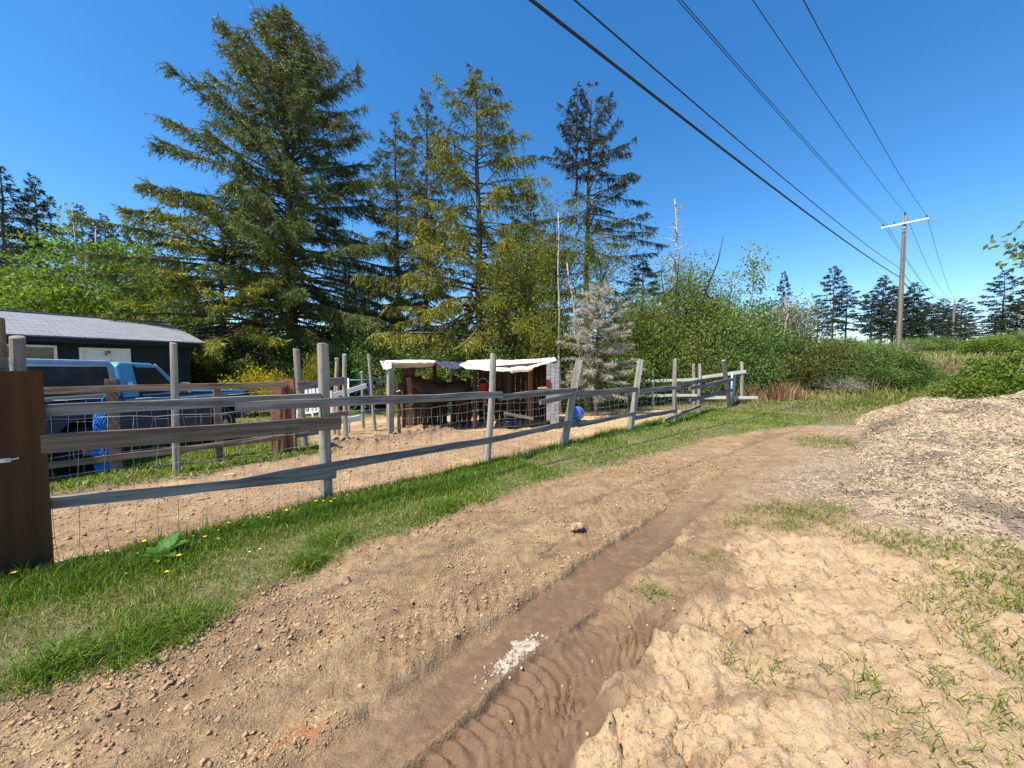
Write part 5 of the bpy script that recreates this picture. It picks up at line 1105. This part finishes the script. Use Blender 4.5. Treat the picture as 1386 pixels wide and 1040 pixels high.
# ------------------------------------------------------------------ shrubs
def shrub_proto(seed, H, env, leaf, bark, **kw): return clumpy(seed, H, env, **kw)
S_ENV = lambda H: [(0, 0, H * .48, H * .62, H * .55, H * .46), (H * .35, -.1 * H, H * .34, H * .42, H * .4, H * .34), (-H * .36, .05 * H, H * .36, H * .42, H * .4, H * .36)]
SH = {}
def shrub(kind, px, ytop, Y, label, group=None, rz=None, wide=None, name='shrub'):
    specs = {'green': (3.0, 'shrub', 'bark_dark', dict(nclump=250, per=60, ls=.105, lw=.06, r0=.035, spread=.26, stems=6, upright=.3, shell=.35)),
             'light': (3.0, 'alder', 'bark_grey', dict(nclump=250, per=60, ls=.10, lw=.05, r0=.035, spread=.26, stems=6, upright=.6, shell=.35)),
             'olive': (3.0, 'shrub_o', 'bark_dark', dict(nclump=220, per=40, ls=.12, lw=.05, r0=.03, spread=.25, stems=6, upright=.5, shell=.35)),
             'bramble': (1.8, 'bramble', 'bark_dark', dict(nclump=230, per=40, ls=.095, lw=.07, r0=.014, spread=.17, stems=8, upright=.3, shell=.35)),
             'gorse': (1.6, 'gorse', 'bark_dark', dict(nclump=140, per=40, ls=.09, lw=.045, r0=.02, spread=.17, stems=6, upright=.5, shell=.35)),
             'twiggy': (2.2, 'deadtwig', 'bark_grey', dict(nclump=200, per=16, ls=.16, lw=.014, r0=.02, spread=.2, stems=8, upright=.4, shell=.2))}
    Hs, lf, bk, kw = specs[kind]; f = foot(px, Y); h = max(.5, hgt(px, ytop, Y)); k = h / Hs; wide = wide or (.5 * k + .5); rz = rnd.uniform(0, 6) if rz is None else rz
    if kind not in SH:
        t = tree_obj(name, f, label, clumpy(abs(hash(kind)) % 97 if False else len(SH) * 7 + 201, Hs, S_ENV(Hs), **kw), lf, bk, group, rz, 'shrub'); t.scale = (wide, wide, k); SH[kind] = t; return t
    t = copy_tree(SH[kind], f, rz, (wide, wide, k)); t['label'] = label; t.name = name
    if 'group' in t.keys(): del t['group']
    if group: t['group'] = group
    return t
G1 = 'leafy shrubs of the thicket behind the paddock'; L1 = 'leafy green shrub in the thicket behind the paddock'
for px, yt, Y, kd in ((790, 462, 17, 'light'), (838, 440, 17.5, 'light'), (872, 425, 17.5, 'light'), (905, 430, 17.8, 'olive'), (935, 415, 18.2, 'light'), (968, 420, 18, 'green'), (1000, 425, 18.5, 'light'), (1030, 432, 18.5, 'green'), (985, 462, 16.8, 'green'), (950, 470, 16.9, 'olive'), (1018, 470, 17.2, 'light'), (855, 478, 16.9, 'light'), (900, 480, 17.0, 'green'), (1045, 405, 24, 'light'), (1008, 400, 24, 'green')):
    shrub(kd, px, yt, Y, {'light': 'fresh light green shrub in the thicket behind the back fence', 'green': 'darker green shrub in the thicket behind the back fence', 'olive': 'olive tinted shrub in the thicket behind the back fence'}[kd], kd + ' ' + G1)
G2 = 'shrubs between the thicket and the utility pole'; L2 = 'rounded green shrub in the band below the utility pole'
for px, yt, Y, kd in ((1125, 456, 17.6, 'green'), (1155, 458, 17.8, 'light'), (1182, 464, 17.4, 'green'), (1207, 476, 17.2, 'green'), (1140, 484, 16.6, 'green'), (1178, 490, 16.4, 'green'), (1228, 494, 17.2, 'light'), (1205, 500, 16.6, 'green'), (1170, 455, 24, 'light'), (1135, 452, 25, 'light')):
    shrub(kd, px, yt, Y, L2 if kd == 'green' else 'light green shrub in the band below the utility pole', kd + ' ' + G2)
shrub('olive', 1104, 442, 17.2, 'olive brown conifer-like bush at the corner of the thicket', None, None, .8); shrub('olive', 1082, 470, 17, 'rusty olive bush below the twiggy grey tree', None, None, .8)
shrub('twiggy', 1062, 470, 18.6, 'bare tan brush under the twiggy grey tree'); shrub('twiggy', 1138, 506, 15.9, 'brown leafless brush between the green shrubs')
G3 = 'rounded scrub bushes on the rise'; L3 = 'rounded grey green scrub bush on the rise'
for px, yt, Y, kd in ((1252, 454, 45, 'green'), (1232, 458, 43, 'light'), (1268, 462, 46, 'green'), (1205, 464, 40, 'twiggy'), (1308, 460, 62, 'light'), (1325, 458, 55, 'green'), (1345, 454, 50, 'light'), (1368, 450, 46, 'green'), (1390, 444, 42, 'light'), (1150, 466, 45, 'light'), (1180, 466, 50, 'green'), (1375, 468, 34, 'light'), (1100, 462, 50, 'green')):
    shrub(kd, px, yt, Y, {'light': L3.replace('grey green', 'light green'), 'green': L3, 'twiggy': 'bare grey scrub bush beside the utility pole on the rise'}[kd], None if kd == 'twiggy' else kd + ' ' + G3, None, 1.6)
G4 = 'bramble bushes behind the mulch heap'; L4 = 'arching green bramble bush behind the mulch heap'
for px, yt, Y in ((1342, 494, 12.0), (1370, 480, 11.8), (1402, 474, 11), (1316, 510, 12.6), (1356, 512, 11.0), (1388, 500, 10.6), (1385, 476, 15), (1340, 486, 15)):
    shrub('bramble', px, yt, Y, L4, G4)
shrub('bramble', 1338, 455, 26, 'reddish brown bush on the slope above the brambles', None, None, 1.2)
shrub('gorse', 345, 497, 15.5, 'bright yellow flowering bush in front of the pale green roof'); shrub('gorse', 378, 503, 15, 'yellow flowering bush beside the red brown gate post', None, None, .7); shrub('gorse', 428, 480, 16, 'tall yellow flowering bush behind the grey yard fence', None, None, .55)
def shade_label(kd, px, Y):
    c = {'light': 'light green', 'green': 'shady green', 'olive': 'olive tinted'}[kd]
    w_ = 'beside the dark house' if px < 310 else 'around the trunk of the largest spruce' if px < 480 else 'between the largest spruce and the shelter' if px < 575 else 'close behind the shelter roofs' if px < 680 else 'under the willow beside the shelter'
    lb = c + (' tall shrub in deep shade ' if Y >= 22 else ' shrub ') + w_; return lb, lb.replace('shrub', 'shrubs')
G5 = 'shrubs at the feet of the tall trees'; L5 = 'shady green shrub at the feet of the tall trees'
for px, yt, Y, kd in ((500, 440, 19, 'green'), (470, 455, 18.5, 'green'), (535, 455, 18.5, 'green'), (560, 462, 18, 'green'), (690, 455, 18, 'green'), (725, 460, 17.5, 'green'), (770, 440, 18, 'light'), (325, 455, 19, 'olive'), (280, 465, 19.5, 'green'), (420, 460, 20, 'green'), (600, 465, 19, 'green'), (255, 440, 22, 'light'), (640, 470, 17.5, 'green'), (760, 485, 16.5, 'light'), (450, 440, 23, 'green'), (520, 420, 24, 'green'), (360, 450, 24, 'olive'), (590, 430, 24, 'green'), (670, 430, 24, 'green'), (730, 420, 24, 'light'), (400, 440, 26, 'green'), (300, 440, 27, 'green'), (250, 420, 30, 'green'), (340, 420, 30, 'green'), (200, 400, 30, 'green'), (490, 410, 30, 'green')):
    shrub(kd, px, yt, Y, *shade_label(kd, px, Y), None, 1.25)

# ------------------------------------------------------------------ grass, clods, chips, flowers
def blades(xy, h, w_, lean, rg, var, seg=2):
    n = len(xy); z = G(xy[:, 0], xy[:, 1]) - .005; a = rg.uniform(0, 2 * np.pi, n); la = rg.uniform(0, 2 * np.pi, n)
    side = np.stack([np.cos(a), np.sin(a), np.zeros(n)], -1) * (w_ / 2)[:, None]; ld = np.stack([np.cos(la), np.sin(la), np.zeros(n)], -1) * (lean * h)[:, None]
    b = np.stack([xy[:, 0], xy[:, 1], z], -1); up = np.zeros((n, 3)); up[:, 2] = h
    mid = b + up * .55 + ld * .35; tip = b + up * (1 - .35 * np.minimum(lean, 1.2))[:, None] + ld
    v = np.stack([b - side, b + side, mid + side * .75, mid - side * .75, tip], 1).reshape(-1, 3); k = np.arange(n)[:, None] * 5
    f = np.concatenate([k + np.array([[0, 1, 2]]), k + np.array([[0, 2, 3]]), k + np.array([[3, 2, 4]])], 0)
    return v, f, np.repeat(var, 5)
def scatter(n, x0, x1, y0, y1, rg, maskf):
    xy = np.stack([rg.uniform(x0, x1, n), rg.uniform(y0, y1, n)], -1); return xy[rg.random(n) < maskf(xy[:, 0], xy[:, 1])]
def st(n, s0, s1, t0, t1, rg, maskf, pw=1.0):
    s = s0 + (s1 - s0) * rg.random(n) ** pw; t = rg.uniform(t0, t1, n); xy = np.stack([(s + t) * SQ, (s - t) * SQ], -1); return xy[rg.random(n) < maskf(xy[:, 0], xy[:, 1])]
def gm(key, k=1.0, sub=None):
    def f(x, y): mk = G(x, y, True)[1]; return np.clip(mk[key] * k, 0, 1)
    return f
rg = np.random.default_rng(5)
def tufty(xy, a, b, sc, seed): return a + (b - a) * np.clip(.5 + .9 * fbm(xy[:, 0] * sc, xy[:, 1] * sc, seed, 3), 0, 1)
def stuff(name, me, mat, label, cat): o = link(name, me, mat); tag(o, label, cat, None, 'stuff'); return o
# verge between fence and track
xy = np.concatenate([st(118000, -3.2, 4.2, -4.6, -2.6, rg, gm('strip', 1.3)), st(45000, 3.5, 14.5, -4.6, -1.2, rg, gm('strip', 1.2))]); n = len(xy)
s_ = (xy[:, 0] + xy[:, 1]) * SQ; t_ = (xy[:, 0] - xy[:, 1]) * SQ
lush = np.clip(.35 + 1.2 * ss(-3.5, -4.3, t_) + .9 * fbm(xy[:, 0] * 1.5, xy[:, 1] * 1.5, 401, 3), 0, 1.3)
h = (.022 + .055 * lush) * rg.uniform(.5, 1.5, n) * np.where(rg.random(n) < .05, 1.7, 1); var = np.clip(.42 + .25 * rg.normal(size=n) - .22 * (lush - .5) + .45 * (rg.random(n) < .30 * (1.25 - np.minimum(lush, 1.2))), 0, 1)
v, f, va = blades(xy, h, rg.uniform(.0035, .0065, n) * (1 + .14 * np.clip(s_, 0, 12)), rg.uniform(.1, .9, n), rg, var); stuff('verge_grass', np_mesh('verge_grass', v, f, {'var': va}), 'grassb', 'green grass verge between the paddock fence and the dirt track', 'grass')
# ragged tufts at the edge and on the right of the track
xy = np.concatenate([scatter(110000, .6, 8.2, 1.25, 8.6, rg, gm('blob', .7)), scatter(26000, .8, 4.6, 1.25, 4.4, rg, gm('blob', .7))]); n = len(xy)
v, f, va = blades(xy, rg.uniform(.025, .085, n) * (1 + .25 * (xy[:, 1] < 2.6)), rg.uniform(.003, .006, n) * (1 + .1 * xy[:, 1]), rg.uniform(.4, 1.7, n), rg, np.clip(.35 + .28 * rg.normal(size=n) + .5 * (rg.random(n) < .35), 0, 1)); stuff('track_grass', np_mesh('track_grass', v, f, {'var': va}), 'grassb', 'sparse grass tufts growing through the dry soil by the mulch heap', 'grass')
# sod edge tussocks
e_xy = []
for s0, t0, r_ in ((-.05, -2.92, .16), (.15, -2.93, .14), (-.35, -2.98, .12), (1.15, -3.42, .16), (.9, -3.2, .1), (2.3, -3.35, .15)):
    k = 900; a = rg.normal(size=(k, 2)) * r_ * .6; ss_ = s0 + a[:, 0]; tt_ = t0 + a[:, 1]; e_xy.append(np.stack([(ss_ + tt_) * SQ, (ss_ - tt_) * SQ], -1))
xy = np.concatenate(e_xy); n = len(xy); v, f, va = blades(xy, rg.uniform(.05, .12, n), rg.uniform(.004, .007, n), rg.uniform(.4, 1.4, n), rg, np.clip(.3 + .2 * rg.normal(size=n), 0, 1)); stuff('tussock_grass', np_mesh('tussock_grass', v, f, {'var': va}), 'grassb', 'dark green tussocks overhanging the broken sod edge of the verge', 'grass')
# lawn by the truck
xy = np.concatenate([scatter(34000, -16, -2, 3.5, 22, rg, gm('lawn', 1)), scatter(34000, -9, -3, 4, 9, rg, gm('lawn', 1))]); n = len(xy)
v, f, va = blades(xy, rg.uniform(.04, .11, n), rg.uniform(.008, .014, n) * (1 + .05 * xy[:, 1]), rg.uniform(.2, 1, n), rg, np.clip(.5 + .25 * rg.normal(size=n) + .3 * (rg.random(n) < .2), 0, 1)); stuff('lawn_grass', np_mesh('lawn_grass', v, f, {'var': va}), 'grassb', 'sunlit lawn grass around the blue truck', 'grass')
# meadow at the end of the track and up the rise
xy = np.concatenate([scatter(55000, 5, 30, 8, 22, rg, gm('far', .9)), scatter(34000, 14, 75, 12, 62, rg, gm('far', .9))]); n = len(xy); dist = np.hypot(xy[:, 0], xy[:, 1])
ht = tufty(xy, .10, .42, .7, 411) * rg.uniform(.6, 1.4, n) * ss(15, 23, (xy[:, 0] + xy[:, 1]) * SQ) + .06
v, f, va = blades(xy, ht, .010 + .0011 * dist, rg.uniform(.1, .8, n), rg, np.clip(tufty(xy, .0, .9, .45, 413) + .2 * rg.normal(size=n), 0, 1)); stuff('meadow_grass', np_mesh('meadow_grass', v, f, {'var': va}), 'drygrass', 'tall mixed green and straw meadow grass beyond the end of the track', 'grass')
# rusty dead grass clumps at the thicket edge
cl = [(1015, 545), (1052, 538), (1064, 538), (1172, 528), (1196, 525), (1250, 520), (1275, 518), (1238, 528), (1225, 522)]; e_xy = []
for px, py in cl: p = D(px, py, 15.4 + (px > 1150) * .6 + (px > 1220) * 2.5); k = int(rg.uniform(200, 420)); e_xy.append(np.array([[p.x, p.y]]) + rg.normal(size=(k, 2)) * np.array([.28, .25]))
xy = np.concatenate(e_xy); n = len(xy); v, f, va = blades(xy, rg.uniform(.35, .95, n), rg.uniform(.02, .035, n), rg.uniform(.1, .55, n), rg, rg.random(n)); stuff('dead_grass', np_mesh('dead_grass', v, f, {'var': va}), 'rust_grass', 'rusty tan dead grass clumps at the edge of the thicket', 'grass')
# paddock edge weeds under the wire
xy = st(9000, -2.5, 13, -4.75, -4.35, rg, lambda x, y: np.clip(.5 + fbm(x * 2, y * 2, 421, 2), 0, 1)); n = len(xy); v, f, va = blades(xy, rg.uniform(.05, .2, n), rg.uniform(.005, .009, n), rg.uniform(.1, .7, n), rg, np.clip(.35 + .25 * rg.normal(size=n), 0, 1)); stuff('fence_weeds', np_mesh('fence_weeds', v, f, {'var': va}), 'grassb', 'taller weeds growing along the bottom wire of the paddock fence', 'grass')

# loose soil clods
def lumps(xy, r, rg, sink=.35):
    t = (1 + 5 ** .5) / 2; b = unit(np.array([(-1, t, 0), (1, t, 0), (-1, -t, 0), (1, -t, 0), (0, -1, t), (0, 1, t), (0, -1, -t), (0, 1, -t), (t, 0, -1), (t, 0, 1), (-t, 0, -1), (-t, 0, 1)], float))
    sink = .45; fc = np.array([(0, 11, 5), (0, 5, 1), (0, 1, 7), (0, 7, 10), (0, 10, 11), (1, 5, 9), (5, 11, 4), (11, 10, 2), (10, 7, 6), (7, 1, 8), (3, 9, 4), (3, 4, 2), (3, 2, 6), (3, 6, 8), (3, 8, 9), (4, 9, 5), (2, 4, 11), (6, 2, 10), (8, 6, 7), (9, 8, 1)])
    n = len(xy); sc = rg.uniform(.55, 1.3, (n, 12, 1)) * np.array([1, 1, 1.0]) * rg.uniform(.6, 1.3, (n, 1, 3)) * np.array([1, 1, .75]); v = b[None] * sc * r[:, None, None]
    z = G(xy[:, 0], xy[:, 1]) + r * (1 - 2 * sink) * .6; v += np.concatenate([xy, z[:, None]], 1)[:, None]
    return v.reshape(-1, 3), (fc[None] + (np.arange(n) * 12)[:, None, None]).reshape(-1, 3)
def road_m(k=1.0, wet=.0):
    def f(x, y): mk = G(x, y, True)[1]; return np.clip(mk['road'] * (1 - .8 * np.clip(mk['wet'] * 1.6, 0, 1)) * np.clip(.35 + 1.3 * fbm(x * 2.2, y * 2.2, 431, 3), .04, 1) * k, 0, 1)
    return f
xy = np.concatenate([st(5000, -1.4, 3.2, -3.2, -1.7, rg, road_m()), st(2500, 2.5, 8, -3.3, -1.7, rg, road_m(.5)), st(1800, 0, 6, -1.1, 2.5, rg, road_m(.6))]); r_ = np.minimum(.0038 * (1 - rg.random(len(xy))) ** -.5, .02)
v, f = lumps(xy, r_, rg); stuff('soil_clods', np_mesh('soil_clods', v, f, None, False), 'clod', 'loose crumbs of dry soil scattered over the dirt track', 'soil')
xy = np.concatenate([st(3500, -1, 12, -8.2, -4.6, rg, gm('paddock', .6)), st(2500, 1.5, 8, -9.0, -7.3, rg, gm('bank', 1.0))]); v, f = lumps(xy, np.minimum(.009 * (1 - rg.random(len(xy))) ** -.45, .035), rg); stuff('paddock_clods', np_mesh('paddock_clods', v, f, None, False), 'clod', 'trampled lumps of soil across the paddock', 'soil')
def crumbs(xy, r, rg):
    b = np.array([(1, 0, 0), (0, 1, 0), (-1, 0, 0), (0, -1, 0), (0, 0, 1), (0, 0, -1)], float); fc = np.array([(0, 1, 4), (1, 2, 4), (2, 3, 4), (3, 0, 4), (1, 0, 5), (2, 1, 5), (3, 2, 5), (0, 3, 5)])
    n = len(xy); a = rg.uniform(0, 6.28, n); v = b[None] * rg.uniform(.55, 1.35, (n, 6, 1)) * rg.uniform(.6, 1.3, (n, 1, 3)) + rg.normal(size=(n, 6, 3)) * .18; v *= r[:, None, None]
    c, s = np.cos(a)[:, None], np.sin(a)[:, None]; v = np.stack([v[..., 0] * c - v[..., 1] * s, v[..., 0] * s + v[..., 1] * c, v[..., 2] * .8], -1)
    z = G(xy[:, 0], xy[:, 1]) + r * .25; v += np.concatenate([xy, z[:, None]], 1)[:, None]
    return v.reshape(-1, 3), (fc[None] + (np.arange(n) * 6)[:, None, None]).reshape(-1, 3)
xy = np.concatenate([st(50000, -1.6, 2.6, -3.15, -1.62, rg, road_m(1.2), 1.0), st(26000, 2.4, 6.5, -3.3, -1.6, rg, road_m(.9)), st(24000, .2, 4.2, -1.25, 1.6, rg, road_m(.8)), st(16000, -2.5, 6, -6.6, -4.5, rg, gm('paddock', .8))]); dd = np.hypot(xy[:, 0], xy[:, 1])
v, f = crumbs(xy, np.minimum(.0026 * (1 - rg.random(len(xy))) ** -.42, .014) * (1 + .12 * np.clip(dd - 2, 0, 5)), rg); stuff('soil_crumbs', np_mesh('soil_crumbs', v, f, None, False), 'clod', 'fine crumbly soil grit covering the dirt track', 'soil')
for px, py, r_, nm, mt, lb, ct in ((781, 718, .07, 'dirt_clod', 'clod', 'largest single clod of dry soil lying on the dirt track', 'clod'), (470, 790, .05, 'dirt_clod', 'clod', 'crumbly clod where soil spills onto the grass verge', 'clod')):
    p = P(px, py); p.z = gz(p.x, p.y); t = thing(nm, p, lb, ct); m = MB(); rr = random.Random(px)
    for k in range(7):
        c = Vector((rr.uniform(-1, 1) * r_ * .8, rr.uniform(-1, 1) * r_ * .6, r_ * .35 * rr.random())); s = r_ * rr.uniform(.4, .8); m2 = MB(); rings = []
        for i in range(7):
            a = math.pi * i / 6; rings.append([(c.x + s * math.sin(a) * math.cos(2 * math.pi * j / 9) * rr.uniform(.8, 1.2), c.y + s * math.sin(a) * math.sin(2 * math.pi * j / 9) * rr.uniform(.8, 1.2), c.z - s * .7 * math.cos(a)) for j in range(9)])
        m2.loft(rings); m2.build('lump', mt, t, None, True)
# pale ash streak beside the wet rut
p = P(712, 872); at = thing('ash_clump', Vector((p.x, p.y, gz(p.x, p.y))), 'crumbled whitish clump lying beside the wet rut', 'debris'); k = 520; a = rg.normal(size=(k, 2)); s0 = (p.x + p.y) * SQ - .09 + a[:, 0] * .10; t0 = (p.x - p.y) * SQ + a[:, 1] * .026
xy = np.stack([(s0 + t0) * SQ, (s0 - t0) * SQ], -1); v, f = lumps(xy, np.minimum(.004 * (1 - rg.random(k)) ** -.5, .014), rg); v = v - np.array(at.location)[None]; o = link('ash_crumbs', np_mesh('ash_crumbs', v, f, None, False), 'ash', at); o['kind'] = 'stuff'
for k in range(5):
    q = P(712 + k * 6 - 14, 868 + (k % 2) * 8); m = MB(); rr = random.Random(k); rings = []
    for i in range(6):
        aa = math.pi * i / 5; rings.append([(.03 * math.sin(aa) * math.cos(.7 * j) * rr.uniform(.6, 1.3), .022 * math.sin(aa) * math.sin(.7 * j) * rr.uniform(.6, 1.3), -.012 * math.cos(aa) + rr.uniform(-.003, .003)) for j in range(9)])
    m.loft(rings); o = m.build('ash_lump', 'ash', at, None, False); o.location = Vector((q.x, q.y, gz(q.x, q.y) + .006)) - at.location
# chips and straw
def flakes(xy, L, W, rg, zf, tilt=.5):
    n = len(xy); a = rg.uniform(0, 2 * np.pi, n); d = np.stack([np.cos(a), np.sin(a), rg.normal(size=n) * tilt * .5], -1); d = unit(d); up = unit(np.stack([rg.normal(size=n) * tilt, rg.normal(size=n) * tilt, np.ones(n)], -1)); sd_ = unit(np.cross(up, d))
    c = np.stack([xy[:, 0], xy[:, 1], zf(xy[:, 0], xy[:, 1]) + .004 + L * .12 * tilt], -1)
    v = np.stack([c - d * (L / 2)[:, None] - sd_ * (W / 2)[:, None], c + d * (L / 2)[:, None] - sd_ * (W * .35)[:, None], c + d * (L / 2)[:, None] + sd_ * (W * .4)[:, None], c - d * (L / 2)[:, None] + sd_ * (W / 2)[:, None]], 1)
    return v.reshape(-1, 3), np.arange(4 * n).reshape(-1, 4)
def pz(x, y): return H0(x, y) + pile_h(x, y) - .03 + .01
xy = scatter(95000, 3.3, 15, 2.2, 11, rg, lambda x, y: (poly_sd(x, y, PILE) > -.1) * np.clip(1.35 - np.hypot(x, y) / 22, .2, 1) * 1.0); n = len(xy); dd = np.hypot(xy[:, 0], xy[:, 1])
v, f = flakes(xy, rg.uniform(.010, .042, n) * (1 + .03 * dd), rg.uniform(.004, .013, n) * (1 + .03 * dd), rg, pz, .8); v = v - np.array(pile_base)[None]; va = np.clip(.55 + .9 * fbm(xy[:, 0] * .9, xy[:, 1] * .9, 441, 3) + .25 * rg.normal(size=n), 0, 1)
o = link('bark_chips', np_mesh('bark_chips', v, f, {'var': np.repeat(va, 4)}), 'chips', pile); o['kind'] = 'stuff'
xy = np.concatenate([scatter(34000, 1.5, 12, 2.5, 12, rg, gm('mulch', .9))]); n = len(xy); v, f = flakes(xy, rg.uniform(.012, .045, n), rg.uniform(.004, .014, n), rg, G, .6); stuff('scattered_chips', np_mesh('scattered_chips', v, f, {'var': np.repeat(rg.random(n), 4)}), 'chips', 'bark chips strewn thinly on the soil around the mulch heap', 'mulch')
xy = np.concatenate([st(42000, -2, 13, -9.5, -4.5, rg, gm('straw', .8)), st(22000, -.5, 6, -3.0, .3, rg, gm('straw', 1.0))]); n = len(xy); v, f = flakes(xy, rg.uniform(.008, .032, n), rg.uniform(.0014, .0034, n) * (1 + .08 * xy[:, 1]), rg, G, .35); stuff('straw_litter', np_mesh('straw_litter', v, f, {'var': np.repeat(rg.random(n), 4)}), 'strawm', 'golden straw litter over the paddock and the dirt track', 'straw')
# yellow flowers in the verge
def flower_mesh():
    m = MB(); m.tube([(0, 0, 0), (.004, 0, .05), (.002, .002, .085)], .0018, 4, False); fl = MB()
    for k in range(6):
        a = k * math.pi / 3; c, s = math.cos(a), math.sin(a); fl.add([(0, 0, .085), (.012 * c - .007 * s, .012 * s + .007 * c, .091), (.02 * c, .02 * s, .092), (.012 * c + .007 * s, .012 * s - .007 * c, .091)], [(0, 1, 2, 3)])
    return m.mesh('stem'), fl.mesh('petals')
sm_, pm_ = flower_mesh(); fp = None; fr = random.Random(9)
spots = [(20, 792), (62, 774), (96, 764), (146, 757), (172, 785), (233, 735), (243, 768), (262, 735), (278, 738), (296, 726), (310, 718), (318, 706), (228, 733), (338, 756), (352, 752), (226, 786), (215, 771), (186, 760), (438, 688), (428, 690), (452, 684), (470, 678), (448, 690), (296, 738), (245, 716), (120, 752), (40, 775), (388, 700), (405, 696), (364, 708), (330, 722), (480, 674), (500, 668), (196, 748), (770, 612), (779, 608), (858, 590)]
for k, (px, py) in enumerate(spots):
    q = P(px, py + 6); q.z = gz(q.x, q.y)
    if fp is None:
        fp = thing('yellow_flower', q, 'small yellow flower blooming in the grass verge', 'flower', 'yellow flowers in the verge'); link('stem', sm_, 'dock', fp); link('petals', pm_, 'flower', fp)
    else: copy_tree(fp, q, fr.uniform(0, 6), None)
for k, o in enumerate([o for o in bpy.data.objects if o.name.startswith('yellow_flower')]): s = fr.uniform(.55, .95) * (1.0 + .1 * o.location.y * .2); o.scale = (s, s, s)
# broad leaved dock plant
q = P(222, 765); q.z = gz(q.x, q.y); dk_ = thing('dock_plant', q, 'broad leaved dock plant growing by the fence wire', 'plant'); rr = random.Random(4)
for k, (az, L, up) in enumerate(((1.7, .22, 1.1), (.3, .20, .9), (3.0, .17, .6), (4.1, .26, .25), (5.2, .16, .4), (.9, .17, .8), (2.3, .18, .9), (3.6, .15, .5), (5.8, .2, .5))):
    m = MB(); n = 8; rows = []
    for i in range(n + 1):
        t = i / n; r_ = L * t * math.cos(up * (1 - .5 * t)); z = .02 + L * (math.sin(up) * t - .30 * t * t); wd = .042 * math.sin(min(1, t * 1.05) * math.pi) ** .7 * (1.25 - .5 * t) + .003; wav = .006 * math.sin(i * 2.2)
        for s in (-1, 0, 1): m.v.append((r_ * math.cos(az) - s * wd * math.sin(az), r_ * math.sin(az) + s * wd * math.cos(az), z + abs(s) * .012 + s * wav))
    for i in range(n):
        for s in (0, 1): a = i * 3 + s; m.f.append((a, a + 1, a + 4, a + 3))
    me = m.mesh('leaf', True); at_ = me.attributes.new('var', 'FLOAT', 'POINT'); at_.data.foreach_set('value', [rr.uniform(.2, .7)] * len(me.vertices)); link('leaf', me, 'dock', dk_)
